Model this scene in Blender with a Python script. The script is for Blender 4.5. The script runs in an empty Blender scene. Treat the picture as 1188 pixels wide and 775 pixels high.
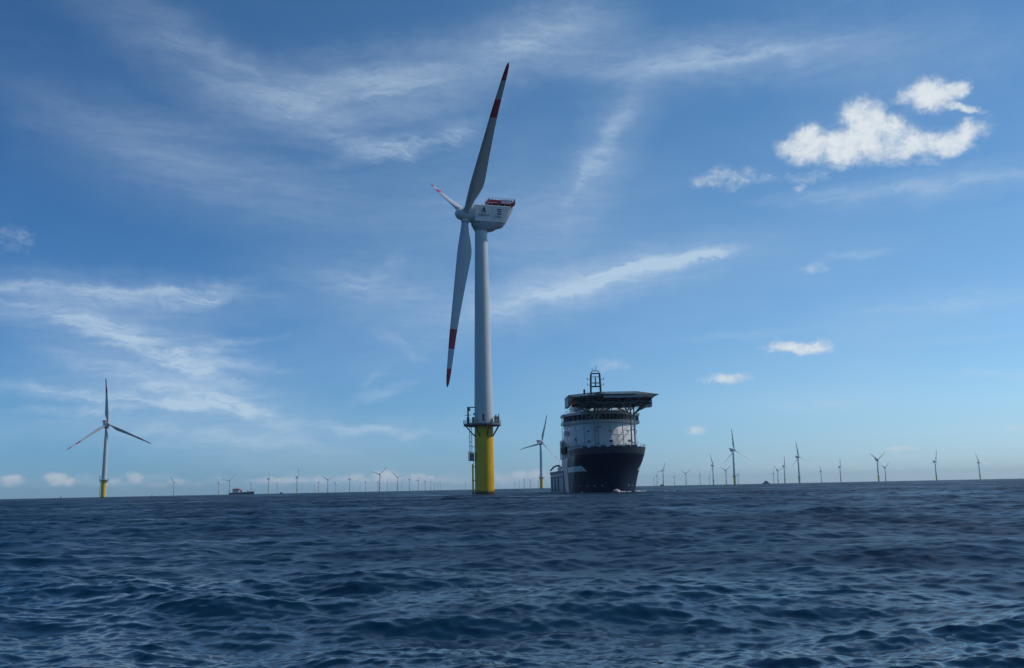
import bpy, math, random
import numpy as np
from mathutils import Matrix, Vector

random.seed(7)
R = math.radians
scene = bpy.context.scene
col = scene.collection

# ------------------------------------------------------------------ camera
EYE = 1.861
cam_d = bpy.data.cameras.new("camera")
cam = bpy.data.objects.new("camera", cam_d)
col.objects.link(cam)
PITCH, ROLL = R(9.512), R(1.1573)
cF = Vector((0, math.cos(PITCH), math.sin(PITCH)))
cU = Vector((0, -math.sin(PITCH), math.cos(PITCH)))
cX = Vector((1, 0, 0))
c_, s_ = math.cos(ROLL), math.sin(ROLL)
cR2 = cX * c_ - cU * s_
cU2 = cU * c_ + cX * s_
cam.matrix_world = Matrix(((cR2.x, cU2.x, -cF.x, 0), (cR2.y, cU2.y, -cF.y, 0),
                           (cR2.z, cU2.z, -cF.z, EYE), (0, 0, 0, 1)))
cam_d.sensor_width = 36
cam_d.lens = 36 * 1066.46 / 1188
cam_d.clip_start = 0.1
cam_d.clip_end = 200000
scene.camera = cam

# ------------------------------------------------------------------ light and exposure
SUN_AZ, SUN_EL = R(75), R(46)
SKY_STRENGTH = 0.11
SUN_STRENGTH = 3.4
EXPOSURE = -0.3
SKY_TINT = ((0.49, 0.68, 1.12, 1), (0.62, 0.82, 1.08, 1), (0.56, 0.81, 1.01, 1), (0.42, 0.71, 0.92, 1))   # cool daylight, from the horizon up
scene.view_settings.view_transform = 'Standard'
scene.view_settings.look = 'None'
scene.view_settings.gamma = 1
scene.view_settings.exposure = EXPOSURE
scene.view_settings.use_curve_mapping = False
scene.cycles.volume_bounces = 0
scene.cycles.max_bounces = 6
scene.cycles.use_denoising = True

sun_d = bpy.data.lights.new("sun", 'SUN')
sun_d.energy = SUN_STRENGTH
sun_d.angle = R(0.53)
sun_d.color = (1.0, 0.95, 0.86)
sun = bpy.data.objects.new("sun", sun_d)
col.objects.link(sun)
sdir = Vector((math.sin(SUN_AZ) * math.cos(SUN_EL), math.cos(SUN_AZ) * math.cos(SUN_EL), math.sin(SUN_EL)))
sun.rotation_euler = sdir.to_track_quat('Z', 'Y').to_euler()
sun.location = sdir * 400


def direction(px, py):
    """azimuth and elevation (degrees) of a direction of the sky"""
    v = cF + cR2 * ((px - 594) / 1066.46) + cU2 * ((387.5 - py) / 1066.46)
    v.normalize()
    return math.degrees(math.atan2(v.x, v.y)), math.degrees(math.asin(v.z))


class NT:
    """small helper to write node trees"""
    def __init__(self, tree):
        self.t = tree
        tree.nodes.clear()

    def n(self, kind, ins=None, **kw):
        node = self.t.nodes.new(kind)
        for k, v in kw.items():
            setattr(node, k, v)
        for k, v in (ins or {}).items():
            sock = node.inputs[k]
            if isinstance(v, bpy.types.NodeSocket):
                self.t.links.new(v, sock)
            else:
                sock.default_value = v
        return node

    def math(self, op, a, b=None, c=None, clamp=False):
        ins = {0: a}
        if b is not None: ins[1] = b
        if c is not None: ins[2] = c
        return self.n('ShaderNodeMath', ins, operation=op, use_clamp=clamp).outputs[0]

    def vmath(self, op, a, b=None):
        ins = {0: a}
        if b is not None: ins[1] = b
        nd = self.n('ShaderNodeVectorMath', ins, operation=op)
        return nd.outputs['Value'] if op in ('LENGTH', 'DOT_PRODUCT', 'DISTANCE') else nd.outputs[0]

    def rng(self, v, a, b, c=0.0, d=1.0, smooth=True):
        return self.n('ShaderNodeMapRange', {0: v, 1: a, 2: b, 3: c, 4: d},
                      interpolation_type='SMOOTHSTEP' if smooth else 'LINEAR', clamp=not smooth).outputs[0]

    def mix(self, f, a, b):
        nd = self.n('ShaderNodeMix', data_type='RGBA')
        for i, v in ((0, f), (6, a), (7, b)):
            if isinstance(v, bpy.types.NodeSocket):
                self.t.links.new(v, nd.inputs[i])
            else:
                nd.inputs[i].default_value = v
        return nd.outputs[2]

    def noise(self, vec, scale, detail=4, rough=0.5, lac=2.0, dist=0.0):
        return self.n('ShaderNodeTexNoise', {'Vector': vec, 'Scale': scale, 'Detail': detail, 'Roughness': rough,
                                              'Lacunarity': lac, 'Distortion': dist})


# ------------------------------------------------------------------ sky
world = bpy.data.worlds.new("World")
scene.world = world
world.use_nodes = True
W = NT(world.node_tree)
sky = W.n('ShaderNodeTexSky', sky_type='NISHITA', sun_disc=False, sun_elevation=SUN_EL, sun_rotation=SUN_AZ,
          altitude=0, air_density=1.0, dust_density=0.0, ozone_density=3.0)
tc = W.n('ShaderNodeTexCoord')
sep = W.n('ShaderNodeSeparateXYZ', {0: tc.outputs['Generated']})
az = W.math('MULTIPLY', W.math('ARCTAN2', sep.outputs[0], sep.outputs[1]), 180 / math.pi)
el = W.math('MULTIPLY', W.math('ARCSINE', sep.outputs[2]), 180 / math.pi)
ae = W.n('ShaderNodeCombineXYZ', {0: az, 1: el, 2: 0.0}).outputs[0]

# the direction, bent by slow noise so that streaks curve
warp = W.noise(ae, 0.09, 3, 0.5).outputs['Color']
warp = W.vmath('SUBTRACT', warp, (0.5, 0.5, 0.5))
aew = W.vmath('ADD', ae, W.vmath('MULTIPLY', warp, (5.0, 3.0, 0.0)))
warp2 = W.vmath('SUBTRACT', W.noise(ae, 0.5, 5, 0.6).outputs['Color'], (0.5, 0.5, 0.5))
aew2 = W.vmath('ADD', ae, W.vmath('MULTIPLY', warp2, (2.2, 1.6, 0.0)))


def blob(vec, px, py, hw, hh, rot):
    a0, e0 = direction(px, py)
    a1, e1 = direction(px + 10, py)
    a2, e2 = direction(px, py - 10)
    kx = math.hypot(a1 - a0, e1 - e0) / 10
    ky = math.hypot(a2 - a0, e2 - e0) / 10
    tilt = math.atan2(e1 - e0, a1 - a0)
    c, sn = math.cos(R(rot) + tilt), math.sin(R(rot) + tilt)
    rx, ry = hw * kx, hh * ky
    d = W.vmath('SUBTRACT', vec, (a0, e0, 0))
    x = W.vmath('DOT_PRODUCT', d, (c / rx, sn / rx, 0))
    y = W.vmath('DOT_PRODUCT', d, (-sn / ry, c / ry, 0))
    return W.math('SQRT', W.math('MULTIPLY_ADD', x, x, W.math('MULTIPLY', y, y)))


def total(items, op):
    acc = None                      # one at a time: each term is added as soon as it is made
    for it in items:
        acc = it if acc is None else W.math(op, acc, it)
    return acc


# thin high cloud: place, half length, half height, tilt, weight
SOFT = [
    (420, 105, 200, 60, 8, .25), (250, 80, 210, 50, -28, .17), (520, 90, 120, 60, 20, .14), (640, 42, 110, 48, 12, .28), (840, 66, 190, 42, 4, .28),
    (700, 180, 110, 46, 56, .22), (520, 230, 220, 90, 0, .11), (170, 165, 220, 46, -20, .13), (260, 215, 240, 60, -14, .14), (640, 270, 200, 90, 10, .11),
    (130, 350, 220, 40, -4, .27), (170, 410, 190, 46, -12, .32), (200, 466, 220, 40, -8, .30), (290, 520, 220, 34, -6, .26), (460, 400, 160, 60, 10, .12),
    (430, 335, 160, 50, -6, .18), (715, 320, 200, 34, 12, .26), (620, 350, 160, 40, 14, .22), (1085, 214, 200, 26, 8, .20), (1060, 60, 200, 50, 5, .12),
    (900, 300, 260, 60, 6, .10), (1080, 360, 200, 36, 8, .14), (480, 500, 160, 24, -2, .16), (60, 500, 140, 26, 0, .14), (930, 470, 160, 30, 0, .10), (440, 557, 190, 9, 1, .26), (600, 555, 70, 10, 1, .30), (150, 560, 170, 8, 1, .20), (340, 558, 90, 6, 1, .2), (930, 542, 160, 9, 1, .16),
]
STREAK = [
    (430, 98, 110, 18, 5, .30), (340, 118, 100, 18, -14, .15), (475, 170, 96, 15, 10, .62), (430, 168, 60, 10, -12, .5), (520, 152, 50, 12, 20, .34), (250, 70, 150, 26, -30, .09),
    (620, 45, 70, 20, 14, .26), (860, 64, 130, 15, 5, .34), (730, 80, 90, 16, 4, .2), (705, 165, 60, 14, 58, .40), (672, 210, 36, 9, 64, .34),
    (120, 340, 200, 9, -2, .62), (235, 342, 66, 15, 14, .56), (80, 352, 110, 8, 0, .34), (110, 378, 150, 14, -8, .44), (150, 400, 120, 12, -20, .48),
    (210, 418, 120, 13, -26, .62), (250, 404, 80, 9, 10, .56), (275, 424, 60, 9, -6, .5), (190, 446, 150, 12, -16, .46), (130, 460, 180, 9, -6, .62), (110, 474, 150, 7, 4, .5),
    (285, 474, 76, 12, -24, .70), (240, 470, 90, 10, -6, .5), (200, 500, 130, 8, -4, .32), (270, 512, 150, 10, -4, .34), (424, 498, 100, 7, -5, .58), (444, 455, 46, 9, 12, .42),
    (436, 436, 20, 8, 40, .24), (465, 402, 40, 9, -30, .26), (430, 336, 90, 16, -10, .22), (440, 318, 40, 14, 30, .2),
    (710, 322, 150, 11, 13, .58), (760, 308, 90, 8, 12, .60), (815, 298, 40, 5, 8, .5), (640, 345, 110, 12, 20, .30), (600, 355, 90, 10, 14, .26),
    (1080, 214, 200, 9, 8, .30), (985, 297, 60, 6, 8, .34), (1110, 352, 150, 8, 8, .26), (1150, 436, 80, 6, 2, .34), (1100, 395, 120, 6, 4, .2),
    (940, 470, 80, 6, 3, .28), (880, 386, 130, 7, 6, .16), (960, 222, 90, 8, 8, .26),
]
soft = total((W.rng(blob(aew2, px, py, hw, hh, rot), 1.3, 0.0, 0.0, w * 1.35) for px, py, hw, hh, rot, w in SOFT), 'ADD')
strk = total((W.rng(blob(aew2, px, py, hw, hh, rot), 1.35, 0.0, 0.0, w * 0.86) for px, py, hw, hh, rot, w in STREAK), 'ADD')
fm = W.n('ShaderNodeMapping', {'Vector': aew, 'Rotation': (0, 0, R(-7)), 'Scale': (0.16, 0.95, 1)})
fib = W.noise(fm.outputs[0], 1.0, 8, 0.55, 2.1, 0.5).outputs['Fac']
fm2 = W.n('ShaderNodeMapping', {'Vector': aew2, 'Rotation': (0, 0, R(12)), 'Scale': (0.45, 2.6, 1)})
fib2 = W.noise(fm2.outputs[0], 1.0, 6, 0.56, 2.1, 0.8).outputs['Fac']
fm3 = W.n('ShaderNodeMapping', {'Vector': aew, 'Rotation': (0, 0, R(-16)), 'Scale': (0.7, 3.4, 1)})
fib3 = W.noise(fm3.outputs[0], 1.0, 6, 0.62, 2.1, 0.5).outputs['Fac']
fibs = W.math('MULTIPLY_ADD', fib2, 0.36, W.math('MULTIPLY_ADD', fib3, 0.12, W.math('MULTIPLY', fib, 0.52)))
fine = W.rng(fibs, 0.33, 0.66, 0.18, 1.15)
mild = W.rng(fibs, 0.30, 0.70, 0.55, 1.15)
veil = W.math('MULTIPLY', W.rng(az, -24.0, 4.0, 0.35, 1.0),
              W.rng(W.noise(W.vmath('MULTIPLY', aew, (0.5, 1.0, 1)), 0.11, 5, 0.55).outputs['Fac'], 0.40, 0.75, 0.0, 0.16))
cir_a = W.math('ADD', W.math('MULTIPLY', W.math('ADD', soft, veil), mild), W.math('MULTIPLY', strk, fine), clamp=True)
cir_a = W.math('MULTIPLY', W.rng(cir_a, 0.0, 1.0, 0.0, 0.92, smooth=False), 0.80)

# small cumulus
CUMULUS = [
    (1000, 166, 92, 27, 4, 1.0), (940, 166, 40, 24, 14, 1.0), (1002, 138, 34, 26, -24, 1.0), (1030, 150, 30, 20, 0, .9), (1072, 168, 66, 19, 8, 1.0), (1112, 160, 46, 18, 26, .95),
    (1060, 186, 40, 10, 0, .5), (1104, 172, 34, 16, 10, .9), (1118, 160, 26, 14, 35, .8), (975, 190, 40, 10, 0, .5), (1080, 110, 44, 19, 8, 1.0), (1106, 103, 26, 14, 10, .9), (1112, 124, 36, 6, -10, .85), (1050, 112, 20, 10, 30, .7),
    (840, 207, 46, 13, 4, .62), (895, 205, 60, 7, 2, .40), (945, 203, 26, 9, 10, .46), (925, 217, 14, 6, 20, .45),
    (14, 279, 40, 22, 0, .40), (922, 403, 50, 9, 0, .82), (842, 440, 38, 8, 4, .74), (706, 424, 30, 11, 4, .44),
    (808, 499, 14, 7, 0, .55), (944, 313, 22, 7, 6, .46), (1045, 520, 24, 4, 0, .66), (1178, 497, 22, 6, 0, .55),
    (1000, 542, 30, 6, 0, .42), (905, 541, 16, 4, 0, .4), (868, 530, 14, 5, 0, .4),
    (14, 557, 17, 8, 10, .95), (65, 555, 17, 9, 0, 1.0), (80, 559, 9, 6, 0, .8), (155, 555, 13, 9, 0, .85), (142, 559, 30, 7, 0, .5), (206, 559, 18, 6, 0, .6),
    (185, 562, 25, 5, 0, .5), (230, 563, 20, 5, 0, .45), (330, 557, 55, 4, 0, .70), (313, 556, 10, 5, 0, .7), (371, 557, 12, 6, 0, .85),
    (410, 554, 16, 6, 10, .7), (424, 557, 10, 5, 0, .7), (445, 553, 20, 9, 0, .85), (457, 556, 14, 7, 0, .75), (485, 555, 18, 8, 0, .8), (500, 556, 14, 7, 0, .75),
    (515, 556, 12, 6, 0, .6), (530, 558, 20, 5, 0, .55), (585, 556, 16, 7, 0, .7), (603, 553, 14, 9, 0, .85), (622, 552, 15, 10, 0, .85),
    (643, 554, 14, 8, 0, .7), (250, 556, 30, 5, 0, .35), (100, 561, 40, 4, 0, .35),
]
warp3 = W.vmath('SUBTRACT', W.noise(ae, 0.55, 6, 0.58).outputs['Color'], (0.5, 0.5, 0.5))
wk = W.rng(el, 1.5, 9.0, 0.15, 1.0)
aec = W.vmath('ADD', ae, W.vmath('MULTIPLY', W.n('ShaderNodeVectorMath', {0: warp3, 'Scale': wk}, operation='SCALE').outputs[0], (2.1, 1.5, 0.0)))
cum = total((W.rng(blob(aec, px, py, hw, hh, rot), 1.5, 0.2, 0.0, w) for px, py, hw, hh, rot, w in CUMULUS), 'MAXIMUM')
puff = W.noise(W.vmath('MULTIPLY', ae, (1.0, 1.25, 1)), 0.62, 8, 0.58, 2.1, 0.3).outputs['Fac']
puff2 = W.noise(W.vmath('MULTIPLY', ae, (1.0, 1.3, 1)), 2.4, 7, 0.60, 2.1, 0.4).outputs['Fac']
small = W.rng(el, 3.0, 7.0, 1.2, 0.6)
field = W.math('ADD', cum, W.math('MULTIPLY', W.math('SUBTRACT', puff, 0.5), 1.35))
field = W.math('ADD', field, W.math('MULTIPLY', W.math('SUBTRACT', puff2, 0.5), small))
field = W.math('MULTIPLY', field, W.rng(cum, 0.02, 0.25))
cum_a = W.rng(field, 0.10, 1.08)
cum_a = W.math('MULTIPLY', W.math('MULTIPLY', cum_a, W.rng(el, 0.0, 6.0, 0.72, 1.0)), W.rng(cum, 0.0, 0.75, 0.25, 0.92))

ramp = W.n('ShaderNodeValToRGB', {0: W.rng(el, 0.0, 40.0, smooth=False)})
er = ramp.color_ramp.elements
er[0].position, er[0].color = 0.0, SKY_TINT[0]
er[1].position, er[1].color = 0.78, SKY_TINT[3]
for p_, c__ in ((0.12, SKY_TINT[1]), (0.35, SKY_TINT[2])):
    e_ = er.new(p_); e_.color = c__
skycol = W.vmath('MULTIPLY', sky.outputs[0], ramp.outputs[0])
# the air is milkier towards the sun and a deeper blue away from it
usun = W.vmath('DOT_PRODUCT', tc.outputs['Generated'], tuple(sdir))
skycol = W.vmath('MULTIPLY', skycol, W.mix(W.rng(usun, -0.05, 0.60), (0.56, 0.82, 0.97, 1), (1.27, 1.25, 1.15, 1)))
c1 = W.mix(cir_a, skycol, (6.1, 7.6, 9.2, 1))
lowc = W.rng(el, 0.0, 5.0, 0.0, 1.0)
body = W.noise(W.vmath('ADD', W.vmath('MULTIPLY', ae, (0.8, 1.1, 1)), (3.0, -0.25, 0.0)), 0.9, 6, 0.55).outputs['Fac']
cumcol = W.mix(W.rng(W.math('ADD', field, W.math('MULTIPLY', W.math('SUBTRACT', body, 0.5), 0.9)), 0.35, 1.25), (6.9, 7.8, 8.7, 1), (8.8, 9.35, 9.7, 1))
cumcol = W.mix(lowc, (6.9, 7.4, 8.0, 1), cumcol)
c2 = W.mix(cum_a, c1, cumcol)
bg = W.n('ShaderNodeBackground', {'Color': c2, 'Strength': SKY_STRENGTH})
W.t.links.new(bg.outputs[0], W.n('ShaderNodeOutputWorld').inputs[0])


# ------------------------------------------------------------------ materials
def material(name, base, rough=0.5, metal=0.0, vary=0.12, scale=1.0, stretch=(1, 1, 1), spec=0.5, extra=None):
    """a painted / steel surface with slow, uneven weathering"""
    m = bpy.data.materials.new(name)
    m.use_nodes = True
    t = NT(m.node_tree)
    co = t.n('ShaderNodeTexCoord').outputs['Object']
    v = t.vmath('MULTIPLY', co, stretch)
    n = t.noise(v, scale, 5, 0.6).outputs['Fac']
    dark = tuple(x * (1 - vary) for x in base) + (1,)
    light = tuple(min(1, x * (1 + vary)) for x in base) + (1,)
    c = t.mix(t.rng(n, 0.3, 0.7), dark, light)
    if extra: c = extra(t, co, c)
    rr = t.rng(n, 0.3, 0.7, max(0.05, rough - 0.08), min(1, rough + 0.08))
    p = t.n('ShaderNodeBsdfPrincipled', {'Base Color': c, 'Roughness': rr, 'Metallic': metal, 'Specular IOR Level': spec})
    t.t.links.new(p.outputs[0], t.n('ShaderNodeOutputMaterial').inputs[0])
    return m


def algae(t, co, c):
    z = t.n('ShaderNodeSeparateXYZ', {0: co}).outputs[2]
    n = t.noise(t.vmath('MULTIPLY', co, (1.4, 1.4, 0.5)), 1.0, 5, 0.65).outputs['Fac']
    edge = t.math('ADD', z, t.math('MULTIPLY', t.math('SUBTRACT', n, 0.5), -2.4))
    c = t.mix(t.rng(edge, 1.7, 0.5), c, (0.045, 0.042, 0.018, 1))
    st = t.noise(t.vmath('MULTIPLY', co, (2.2, 2.2, 0.10)), 1.0, 6, 0.65).outputs['Fac']
    return t.mix(t.rng(st, 0.58, 0.80, 0, 0.32), c, (0.26, 0.15, 0.03, 1))


def streaks(t, co, c):
    st = t.noise(t.vmath('MULTIPLY', co, (1.6, 1.6, 0.05)), 1.0, 6, 0.65).outputs['Fac']
    return t.mix(t.rng(st, 0.56, 0.80, 0, 0.30), c, (0.30, 0.29, 0.26, 1))


def rusty(t, co, c):
    st = t.noise(t.vmath('MULTIPLY', co, (0.9, 0.9, 0.12)), 1.0, 6, 0.7).outputs['Fac']
    return t.mix(t.rng(st, 0.60, 0.82, 0, 0.5), c, (0.20, 0.10, 0.05, 1))


M = {
    'turbine_white': material('turbine_white', (0.54, 0.56, 0.56), 0.42, vary=0.05, scale=0.25, extra=streaks),
    'blade_white': material('blade_white', (0.48, 0.50, 0.51), 0.36, vary=0.04, scale=0.2),
    'blade_red': material('blade_red', (0.42, 0.012, 0.045), 0.40, vary=0.08, scale=0.4),
    'yellow': material('signal_yellow', (0.80, 0.47, 0.012), 0.45, vary=0.07, scale=0.3, extra=algae),
    'steel': material('galvanised_steel', (0.20, 0.21, 0.22), 0.55, 0.3, vary=0.2, scale=1.5),
    'dark_steel': material('dark_steel', (0.07, 0.075, 0.085), 0.6, 0.2, vary=0.2, scale=1.5),
    'under': material('nacelle_underside', (0.30, 0.32, 0.34), 0.5, vary=0.06, scale=0.4),
    'red': material('platform_red', (0.44, 0.015, 0.035), 0.45, vary=0.12, scale=1.0),
    'pink_white': material('panel_pale', (0.62, 0.55, 0.60), 0.5, vary=0.1, scale=1.2),
    'mark_dark': material('logo_dark', (0.05, 0.035, 0.05), 0.5, vary=0.1, scale=2),
    'mark_grey': material('lettering_grey', (0.10, 0.11, 0.14), 0.5, vary=0.1, scale=2),
    'crate': material('crate_tan', (0.42, 0.34, 0.28), 0.75, vary=0.2, scale=2),
    'navy': material('hull_navy', (0.004, 0.012, 0.040), 0.42, vary=0.3, scale=0.35, stretch=(1, 1, 0.4), spec=0.22),
    'bulwark': material('bulwark_navy_lit', (0.050, 0.054, 0.068), 0.55, vary=0.25, scale=0.7),  # navy made paler for the light that the upright bulwark catches
    'hull_grey': material('hull_grey', (0.29, 0.31, 0.33), 0.5, vary=0.12, scale=0.5, extra=rusty),
    'ship_white': material('ship_white', (0.66, 0.67, 0.66), 0.45, vary=0.06, scale=0.3, extra=streaks),
    'ship_stripe': material('ship_stripe', (0.62, 0.68, 0.70), 0.45, vary=0.06, scale=0.6),
    'glass': material('window_glass', (0.012, 0.016, 0.022), 0.08, vary=0.1, scale=1, spec=0.6),
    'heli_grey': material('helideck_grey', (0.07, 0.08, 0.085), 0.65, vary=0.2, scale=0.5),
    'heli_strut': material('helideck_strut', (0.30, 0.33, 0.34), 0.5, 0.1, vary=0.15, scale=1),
    'orange': material('equipment_orange', (0.45, 0.06, 0.02), 0.5, vary=0.15, scale=0.8),
    'deck_green': material('deck_green', (0.05, 0.09, 0.07), 0.7, vary=0.2, scale=0.6),
    'antifoul': material('antifouling_red', (0.30, 0.05, 0.03), 0.6, vary=0.25, scale=0.8),
    'rubber': material('black_rubber', (0.015, 0.015, 0.016), 0.7, vary=0.2, scale=1),
    'roof_red': material('roof_red', (0.62, 0.03, 0.03), 0.5, vary=0.1, scale=0.5),
    'navy_plain': material('small_hull_navy', (0.012, 0.018, 0.05), 0.45, vary=0.2, scale=0.4),
    'boat_blue': material('small_hull_blue', (0.03, 0.05, 0.13), 0.45, vary=0.2, scale=0.6),
    'lamp_white': material('searchlight_white', (0.8, 0.8, 0.78), 0.3, vary=0.04, scale=2),
}


def boot_top(t, co, c):
    z = t.n('ShaderNodeSeparateXYZ', {0: co}).outputs[2]
    n = t.noise(co, 1.2, 4, 0.6).outputs['Fac']
    return t.mix(t.rng(t.math('MULTIPLY_ADD', n, 0.8, z), 0.75, 0.85), (0.26, 0.06, 0.04, 1), c)


M['bulb'] = material('bulb_paint', (0.45, 0.47, 0.48), 0.35, vary=0.15, scale=0.8, extra=boot_top)

# ------------------------------------------------------------------ mesh helpers
class MB:
    def __init__(self):
        self.v, self.f, self.m, self.mats = [], [], [], []

    def _mi(self, mat):
        if mat not in self.mats: self.mats.append(mat)
        return self.mats.index(mat)

    def add(self, verts, faces, mat):
        b, k = len(self.v), self._mi(mat)
        self.v += [tuple(p) for p in verts]
        for f in faces:
            self.f.append(tuple(b + i for i in f))
            self.m.append(k)
        return self

    def box(self, lo, hi, mat, rot=0, pivot=None):
        x0, y0, z0 = lo; x1, y1, z1 = hi
        vs = [(x0, y0, z0), (x1, y0, z0), (x1, y1, z0), (x0, y1, z0), (x0, y0, z1), (x1, y0, z1), (x1, y1, z1), (x0, y1, z1)]
        if rot:
            p = pivot or ((x0 + x1) / 2, (y0 + y1) / 2)
            c, s = math.cos(rot), math.sin(rot)
            vs = [(p[0] + (x - p[0]) * c - (y - p[1]) * s, p[1] + (x - p[0]) * s + (y - p[1]) * c, z) for x, y, z in vs]
        return self.add(vs, [(0, 3, 2, 1), (4, 5, 6, 7), (0, 1, 5, 4), (1, 2, 6, 5), (2, 3, 7, 6), (3, 0, 4, 7)], mat)

    def tube(self, a, b, r0, mat, r1=None, n=8, caps=True):
        a, b = Vector(a), Vector(b)
        r1 = r0 if r1 is None else r1
        d = (b - a).normalized()
        up = Vector((0, 0, 1)) if abs(d.z) < 0.95 else Vector((1, 0, 0))
        e1 = d.cross(up).normalized(); e2 = e1.cross(d)
        vs = []
        for p, r in ((a, r0), (b, r1)):
            for i in range(n):
                t = 2 * math.pi * i / n
                vs.append(p + e1 * (r * math.cos(t)) - e2 * (r * math.sin(t)))
        fs = [(i, (i + 1) % n, n + (i + 1) % n, n + i) for i in range(n)]
        if caps: fs += [tuple(range(n - 1, -1, -1)), tuple(range(n, 2 * n))]
        return self.add(vs, fs, mat)

    def path(self, pts, r, mat, n=6):
        for a, b in zip(pts, pts[1:]): self.tube(a, b, r, mat, n=n)
        return self

    def lathe(self, prof, mat, n=48, origin=(0, 0, 0)):
        ox, oy, oz = origin
        vs, fs = [], []
        for r, z in prof:
            for i in range(n):
                t = 2 * math.pi * i / n
                vs.append((ox + r * math.cos(t), oy + r * math.sin(t), oz + z))
        for k in range(len(prof) - 1):
            for i in range(n):
                j = (i + 1) % n
                fs.append((k * n + i, k * n + j, (k + 1) * n + j, (k + 1) * n + i))
        fs.append(tuple(range(n - 1, -1, -1)))
        fs.append(tuple(range((len(prof) - 1) * n, len(prof) * n)))
        return self.add(vs, fs, mat)

    def prism(self, poly, lo, hi, mat, axis=2):
        """polygon (counter-clockwise) pushed along an axis"""
        n = len(poly)
        def pt(p, h):
            return {2: (p[0], p[1], h), 0: (h, p[0], p[1]), 1: (p[1], h, p[0])}[axis]
        vs = [pt(p, lo) for p in poly] + [pt(p, hi) for p in poly]
        fs = [tuple(range(n - 1, -1, -1)), tuple(range(n, 2 * n))] + [(i, (i + 1) % n, n + (i + 1) % n, n + i) for i in range(n)]
        return self.add(vs, fs, mat)

    def loft(self, rings, mat, cap0=True, cap1=True, matf=None):
        n = len(rings[0])
        b = len(self.v)
        for r in rings: self.v += [tuple(p) for p in r]
        for k in range(len(rings) - 1):
            mi = self._mi(matf(k) if matf else mat)
            for i in range(n):
                j = (i + 1) % n
                self.f.append((b + k * n + i, b + k * n + j, b + (k + 1) * n + j, b + (k + 1) * n + i)); self.m.append(mi)
        if cap0: self.f.append(tuple(b + i for i in range(n - 1, -1, -1))); self.m.append(self._mi(matf(0) if matf else mat))
        if cap1:
            self.f.append(tuple(b + (len(rings) - 1) * n + i for i in range(n)))
            self.m.append(self._mi(matf(len(rings) - 2) if matf else mat))
        return self

    def mesh(self, name, smooth=35):
        me = bpy.data.meshes.new(name)
        me.from_pydata(self.v, [], self.f)
        for m in self.mats: me.materials.append(m)
        me.polygons.foreach_set('material_index', self.m)
        me.update()
        if smooth:
            me.shade_smooth()
            me.set_sharp_from_angle(angle=R(smooth))
        return me

    def build(self, name, parent=None, smooth=35, matrix=None):
        o = bpy.data.objects.new(name, self.mesh(name, smooth))
        col.objects.link(o)
        if parent: o.parent = parent
        if matrix is not None: o.matrix_local = matrix
        return o


def tag(o, label=None, cat=None, group=None, kind=None):
    for k, v in (('label', label), ('category', cat), ('group', group), ('kind', kind)):
        if v: o[k] = v
    return o


def empty(name, loc, rot=0.0):
    o = bpy.data.objects.new(name, None)
    col.objects.link(o)
    o.empty_display_size = 1
    o.location = loc
    o.rotation_euler = (0, 0, rot)
    return o


def text_mesh(word, size, depth, mat, name, bold=0.0):
    cu = bpy.data.curves.new(name, 'FONT')
    cu.body = word; cu.size = size; cu.extrude = depth; cu.offset = bold
    cu.align_x = 'CENTER'; cu.align_y = 'CENTER'
    tmp = bpy.data.objects.new(name, cu)
    col.objects.link(tmp)
    dg = bpy.context.evaluated_depsgraph_get()
    me = bpy.data.meshes.new_from_object(tmp.evaluated_get(dg))
    col.objects.unlink(tmp); bpy.data.objects.remove(tmp)
    me.name = name
    me.materials.clear(); me.materials.append(mat)
    return me


# ------------------------------------------------------------------ the sea
def drop(r):
    """how far the round earth falls away at this distance (with the usual refraction)"""
    return r * r / (2 * 6.371e6 * 7 / 6)


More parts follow.
